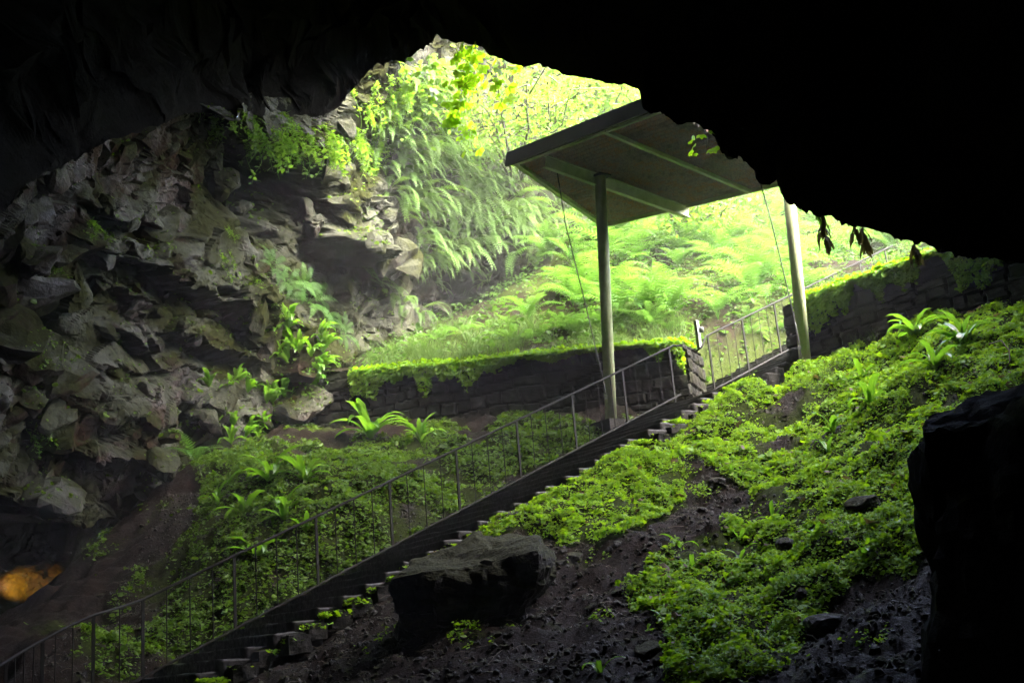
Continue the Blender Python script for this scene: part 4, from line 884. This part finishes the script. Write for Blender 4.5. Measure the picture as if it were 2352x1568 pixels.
# ---- grass tufts on the terrace
def grass_mesh(seed, n=46):
    r = np.random.default_rng(seed); V = []; F = []; o = 0
    for i in range(n):
        L = r.uniform(.25, .55); S, e = spine(L, math.radians(r.uniform(60, 88)), math.radians(r.uniform(-60, 20)), 6, 0, 1.5); S = S @ rotz(r.uniform(0, 6.28)).T+np.array([r.normal(0, .08), r.normal(0, .08), 0]); w = .006*(1-np.linspace(0, .9, 6)); d = rotz(r.uniform(0, 3.1))[:, 0]
        V.append(np.concatenate([S-d*w[:, None], S+d*w[:, None]])); q = np.arange(5); F.append(o+np.stack([q, q+1, q+7, q+6], -1)); o += 12
    return build_mesh('grass_tuft', np.concatenate(V), np.concatenate(F), M_GRASS)
GR = [grass_mesh(i) for i in range(4)]
r = np.random.default_rng(12); cnt = 0
for t_ in range(600):
    px, py = r.uniform(800, 1560), r.uniform(745, 850); p, d = hill_at(px, py)
    if p is None or d > 27: continue
    o = bpy.data.objects.new('grass_tuft', GR[r.integers(4)]); COL.objects.link(o); o.location = p; o.rotation_euler = (0, 0, r.uniform(0, 6)); o.scale = (r.uniform(.7, 1.4),)*3; tag(o, 'arching grass tuft on the terrace behind the left wall', 'grass tuft', 'grass tufts on the terrace'); cnt += 1
    if cnt >= 150: break
for i, (px, py) in enumerate([(1980, 800), (1900, 870), (1935, 845), (2010, 790), (1870, 905), (740, 1090), (590, 1090), (480, 1090)]):
    o = bpy.data.objects.new('grass_tuft', GR[i % 4]); COL.objects.link(o); o.location = gp(px, py); o.scale = (.75,)*3
    tag(o, 'fine grass tuft in the moss near the right post' if i < 5 else 'fine grass tuft on the left bank', 'grass tuft', 'grass tufts near the right post' if i < 5 else 'grass tufts on the left bank')
# ------------------------------------------------------------------ ground cover (uncountable)
def leaf_cover(name, label, P, Nn, size, seed, lift=.05, mat=M_MOSS, up=.6):
    r = np.random.default_rng(seed); n = len(P); nn = Nn*(1-up)+np.array([0, 0, up])+r.normal(0, .42, (n, 3)); nn /= np.linalg.norm(nn, axis=1)[:, None]
    a = np.cross(nn, r.normal(size=(n, 3))); a /= np.linalg.norm(a, axis=1)[:, None]; b = np.cross(nn, a); s = size*np.exp(r.normal(-.08, .38, n))
    sh = np.array([(-.12, -.5), (.5, -.3), (.62, .12), (.15, .32), (-.1, .62), (-.52, .3), (-.5, -.2)]); V = (P+Nn*(lift*r.random(n)**1.3)[:, None])[:, None, :]+s[:, None, None]*(sh[None, :, :1]*a[:, None]+sh[None, :, 1:]*b[:, None])+(nn*s[:, None])[:, None, :]*np.array([0, .15, 0, -.1, .12, 0, .1])[None, :, None]
    tint = np.repeat(np.clip(.5+.3*fbm(P*.8, 2, seed)+r.normal(0, .22, n), 0, 1), 7); F = np.arange(n*7).reshape(n, 7)
    return tag(mk(name, V.reshape(-1, 3), F, mat, attrs={'tint': tint}), label, 'ground cover', kind='stuff')
def floor_normals(x, y, e=.03):
    zx = (floor_z(x+e, y)-floor_z(x-e, y))/(2*e); zy = (floor_z(x, y+e)-floor_z(x, y-e))/(2*e); n = np.stack([-zx, -zy, 1+0*zx], -1); return n/np.linalg.norm(n, axis=1)[:, None]
def scatter(nc, seed, side):
    r = np.random.default_rng(seed); out = []
    n = 0
    x = r.uniform(-10, 11.5, nc); y = r.uniform(6.5, 23.5, nc); s, nn = stair_sn(x, y); ok = (nn > wid(s)-.02) if side > 0 else (nn < -.36); ok &= wall_side(x, y) < -.02; x, y = x[ok], y[ok]
    P = np.stack([x, y, floor_z(x, y)], -1); px, py, d = PROJ(P); v = (px > -80) & (px < 2430) & (py > 500) & (py < 1640); P = P[v]
    m = moss_mask(P); clump = fbm(P*np.array([2.6, 2.6, 0]), 3, 133)*.6+fbm(P*np.array([7., 7., 0]), 2, 137)*.35; keep = r.random(len(P)) < np.clip((m-.36)*1.6+clump*1.25*np.clip(m*1.8, 0, 1)+.35*fbm(P*np.array([1., 1., 0]), 3, 139)*np.clip(m*2, 0, 1), 0, 1)
    P = P[keep]; c2 = clump[keep]; P[:, 2] += np.clip(c2, -.1, .6)*.14; return P
P = scatter(2300000, 3, 1); leaf_cover('ground_cover', 'bright clover like moss carpet over the slope right of the steps', P, floor_normals(P[:, 0], P[:, 1]), .0245, 3); print('cover right', len(P))
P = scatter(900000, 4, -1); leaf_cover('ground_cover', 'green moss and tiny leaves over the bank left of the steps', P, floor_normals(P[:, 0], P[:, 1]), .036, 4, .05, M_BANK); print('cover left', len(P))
r = np.random.default_rng(33); q_ = ICO[3][1]; tri = np.concatenate([np.concatenate(bf_)+len(wallV), wf[:, :3]]); P3 = AV[tri]; fn3 = np.cross(P3[:, 1]-P3[:, 0], P3[:, 2]-P3[:, 0]); ar = np.linalg.norm(fn3, axis=1); fn3 = fn3/(ar[:, None]+1e-9); ce = P3.mean(1); fl_ = np.sign(-(fn3*(ce-EYE)).sum(1)); fn3 *= fl_[:, None]
px, py, d = PROJ(ce); mk_ = fbm(ce*.7, 4, 171); pr = ar*np.clip((fn3[:, 2]-.05)*1.4+mk_*.9-.1, 0, 1)*((px > 60) & (px < 900) & (py > 230) & (py < 1200)); pr = pr/pr.sum(); idx = r.choice(len(tri), 16000, p=pr); w3 = r.dirichlet((1, 1, 1), 16000); Pm = (P3[idx]*w3[:, :, None]).sum(1)
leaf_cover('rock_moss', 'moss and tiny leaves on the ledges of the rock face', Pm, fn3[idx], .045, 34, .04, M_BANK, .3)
P = scatter(26000, 13, 1); P = P[(fbm(P*.9, 2, 181) > .05)]; leaf_cover('broad_leaf_cover', 'patches of broader pale leaves among the moss of the right slope', P, floor_normals(P[:, 0], P[:, 1]), .06, 35, .08, M_MOSS, .5)
P = scatter(14000, 14, 1)[:700]; leaf_cover('leaf_litter', 'withered brown leaves lying on the moss of the right slope', P, floor_normals(P[:, 0], P[:, 1]), .06, 36, .07, M_DEADLEAF, .7)
# wall-top fringes
def fringe(label, c0, c1, t0, t1, seed, n, th):
    r = np.random.default_rng(seed); u = r.random(n); w = r.beta(1.2, 1.5, n); dd = (c1-c0)/np.linalg.norm(c1-c0); back = np.array([-dd[1], dd[0]]); back = back if back[1] > 0 else -back
    xy = c0*(1-u)[:, None]+c1*u[:, None]; drop = .04+.42*np.clip(.45+fbm(np.stack([u*11, u*0, u*0], -1), 4, seed), .05, 1.5)**1.5; over = r.random(n) < .5
    q = np.where(over, -.03-.09*r.random(n), w*th); z = t0*(1-u)+t1*u+.08+np.where(over, -drop*r.random(n)**1.3, .05*r.random(n)+.06*np.abs(fbm(np.stack([u*40, w*3, 0*u], -1), 2, seed)))
    P = np.concatenate([xy+back*q[:, None], z[:, None]], 1); Nn = np.where(over[:, None], np.r_[-back, .25], np.array([0, 0, 1.])); leaf_cover('wall_moss', label, P, Nn, .05, seed, .05, M_MOSS, .4)
fringe('moss fringe draping the top of the left stone wall', WL0, WL0*.12+WL1*.88, lw_t0, lw_t0*.12+lw_t1*.88, 51, 15000, .9)
fringe('moss fringe draping the top of the right stone wall', WR0+NH[:2]*.3, WR0*.4+WR1*.6, rt0+(RWt-rt0)*.03, rt0*.4+RWt*.6, 52, 17000, .8)
# moss of the hillside ground and of the path
r = np.random.default_rng(61); x = r.uniform(-5, 14, 60000); y = r.uniform(17, 36, 60000); ok = wall_side(x, y) > .15; x, y = x[ok], y[ok]; P = np.stack([x, y, hill_z(x, y)], -1); px, py, d = PROJ(P); v = (px > 780) & (px < 2300) & (py > 380) & (py < 900) & (r.random(len(px)) < .45+.55*sstep(1230, 1420, px)*sstep(.1, .5, .5+fbm(P*.6, 3, 9))); P = P[v]
leaf_cover('hillside_cover', 'low leafy growth between the ferns of the hillside', P, np.tile([0, 0, 1.], (len(P), 1)), .065, 61, .3, M_LOW); print('hill', len(P))
# green growth on the sunny half of the upper steps
s_ = r.uniform(9.6, 16.5, 9000); n_ = r.uniform(-1.05, 1.05, 9000); k = np.floor(s_/STEP)*STEP; q = railpt(k, 0, -.335)+SH*(s_-k)[:, None]+NH*n_[:, None]; kp = r.random(9000) < np.clip(.75-.75*(n_+.1), .02, 1); leaf_cover('step_moss', 'patchy moss growing on the upper steps', q[kp], np.tile([0, 0, 1.], (kp.sum(), 1)), .04, 62, .02)
s_ = r.uniform(-2, 9.6, 30000); n_ = wid(s_)+r.normal(-.02, .1, 30000); k = np.floor(s_/STEP)*STEP; q = railpt(k, 0, -.125)+SH*(s_-k)[:, None]+NH*n_[:, None]; kp = r.random(30000) < np.clip(fbm(q*1.5, 3, 191)*1.2+.1+.3*sstep(1, 6, s_), 0, 1); leaf_cover('edge_moss', 'moss creeping over the right ends of the steps', q[kp], np.tile([0, 0, 1.], (kp.sum(), 1)), .035, 63, .06)
# gravel and twigs on the bare earth
r = np.random.default_rng(71); x = r.uniform(-6, 9, 60000); y = r.uniform(7, 19, 60000); s, nn = stair_sn(x, y); ok = (nn > 1.95) | (nn < -.4); x, y = x[ok], y[ok]; P = np.stack([x, y, floor_z(x, y)], -1); m = moss_mask(P); px, py, d = PROJ(P); ok = (r.random(len(P)) > m*1.15) & (px > -50) & (px < 2400) & (py > 900) & (py < 1620); P = P[ok][:14000]
bv, bf = ico(1); V = []; n = len(P); sc = r.uniform(.008, .03, n)*np.where(r.random(n) < .06, 1.9, 1); st = r.uniform(.5, 1.2, (n, 3)); VV = bv[None]*sc[:, None, None]*st[:, None]*(1+.35*r.normal(size=(n, len(bv), 1))*.5)+P[:, None]; FF = (bf[None]+(np.arange(n)*len(bv))[:, None, None]).reshape(-1, 3)
tag(mk('gravel', VV.reshape(-1, 3), FF, M_STONE), 'grit and gravel strewn over the bare earth', 'gravel', kind='stuff')
n = 900; P2 = P[r.integers(0, len(P), n)]; parts = []
for p in P2:
    a = r.uniform(0, 6.28); L = r.uniform(.04, .2); d = np.array([math.cos(a), math.sin(a), r.normal(0, .2)]); parts.append(tube([p+np.array([0, 0, .015]), p+d*L*.5+np.array([0, 0, .03]), p+d*L+np.array([0, 0, .015])], .0025, 4, False))
V, F = join(parts); tag(mk('twig_litter', V, F, M_TWIG), 'fine dead twigs littering the bare earth', 'twigs', kind='stuff')
# a bent pale root on the dark soil at the far right
v, f = tube([U(2270, 790, 13.6), U(2300, 782, 13.5), U(2318, 805, 13.4), U(2320, 830, 13.3), U(2310, 845, 13.3)], [.006, .011, .012, .011, .004], 6); tag(mk('bent_root', v, f, M_TWIG, None, U(2318, 845, 13.3), True), 'pale bent root arching over dark soil at the right', 'root')
# ------------------------------------------------------------------ camera, light, air
cam = bpy.data.cameras.new('camera'); cam.lens = F_PX/2352*36; cam.sensor_width = 36; cam.clip_end = 500; cam.clip_start = .1
co_ = bpy.data.objects.new('camera', cam); COL.objects.link(co_); scene.camera = co_
R = np.stack([MW[:, 0], MW[:, 1], -MW[:, 2]], 1)
if np.linalg.det(R) < 0: raise RuntimeError('handedness')
M4 = Matrix.Identity(4)
for i in range(3):
    for j in range(3): M4[i][j] = R[i, j]
M4.translation = Vector(EYE); co_.matrix_world = M4
SUN = np.array([.50, -.5, .72]); SUN /= np.linalg.norm(SUN)
sl = bpy.data.lights.new('sun', 'SUN'); sl.energy = 1.1; sl.angle = math.radians(10.); sl.color = (1., .95, .86); so_ = bpy.data.objects.new('sun', sl); COL.objects.link(so_); so_.rotation_mode = 'QUATERNION'; so_.rotation_quaternion = Vector(SUN).to_track_quat('Z', 'Y'); so_.location = (0, 0, 40)
w = bpy.data.worlds.new('World'); scene.world = w; w.use_nodes = True; nt = w.node_tree; bg = nt.nodes['Background']
sky = nt.nodes.new('ShaderNodeTexSky'); sky.sky_type = 'NISHITA'; sky.sun_disc = False; sky.sun_elevation = math.asin(SUN[2]); sky.sun_rotation = math.atan2(SUN[0], SUN[1]); sky.dust_density = 6.; sky.air_density = .4; sky.ozone_density = .6; nt.links.new(sky.outputs[0], bg.inputs[0]); bg.inputs[1].default_value = .15
# the lit lamp deep in the passage at the lower left: only its glow on the rock shows
lm = bpy.data.lights.new('passage_lamp', 'SPOT'); lm.energy = 42.; lm.color = (1., .40, .07); lm.shadow_soft_size = .05; lm.spot_size = math.radians(26); lm.spot_blend = .8
lo = bpy.data.objects.new('passage_lamp', lm); COL.objects.link(lo); lo.location = U(-58, 1345, 18.9); tg = U(52, 1342, 20.3); lo.rotation_mode = 'QUATERNION'; lo.rotation_quaternion = (Vector(lo.location)-Vector(tg)).to_track_quat('Z', 'Y')
# haze
HAZE = .0023
m, nt, out = new_mat('misty air'); pv = nt.nodes.new('ShaderNodeVolumePrincipled'); pv.inputs['Color'].default_value = (.95, .98, .95, 1); pv.inputs['Density'].default_value = HAZE; pv.inputs['Anisotropy'].default_value = -.3; nt.links.new(pv.outputs[0], out.inputs['Volume'])
v, f = obox((0, 18, 13), (1, 0, 0), (0, 1, 0), (0, 0, 1), 34, 34, 26); hz = tag(mk('haze', v, f, m), 'faint mist hanging in the cave mouth', 'haze', kind='stuff')
# ------------------------------------------------------------------ render
scene.view_settings.view_transform = 'Standard'; scene.view_settings.look = 'None'; scene.view_settings.exposure = 5.4; scene.view_settings.gamma = 1.
scene.render.engine = 'CYCLES'; c = scene.cycles
c.use_denoising = True; c.denoiser = 'OPENIMAGEDENOISE'; c.max_bounces = 6; c.diffuse_bounces = 2; c.glossy_bounces = 3; c.transmission_bounces = 4; c.volume_bounces = 0; c.transparent_max_bounces = 8; c.sample_clamp_indirect = .5; c.use_adaptive_sampling = False; c.caustics_reflective = False; c.caustics_refractive = False
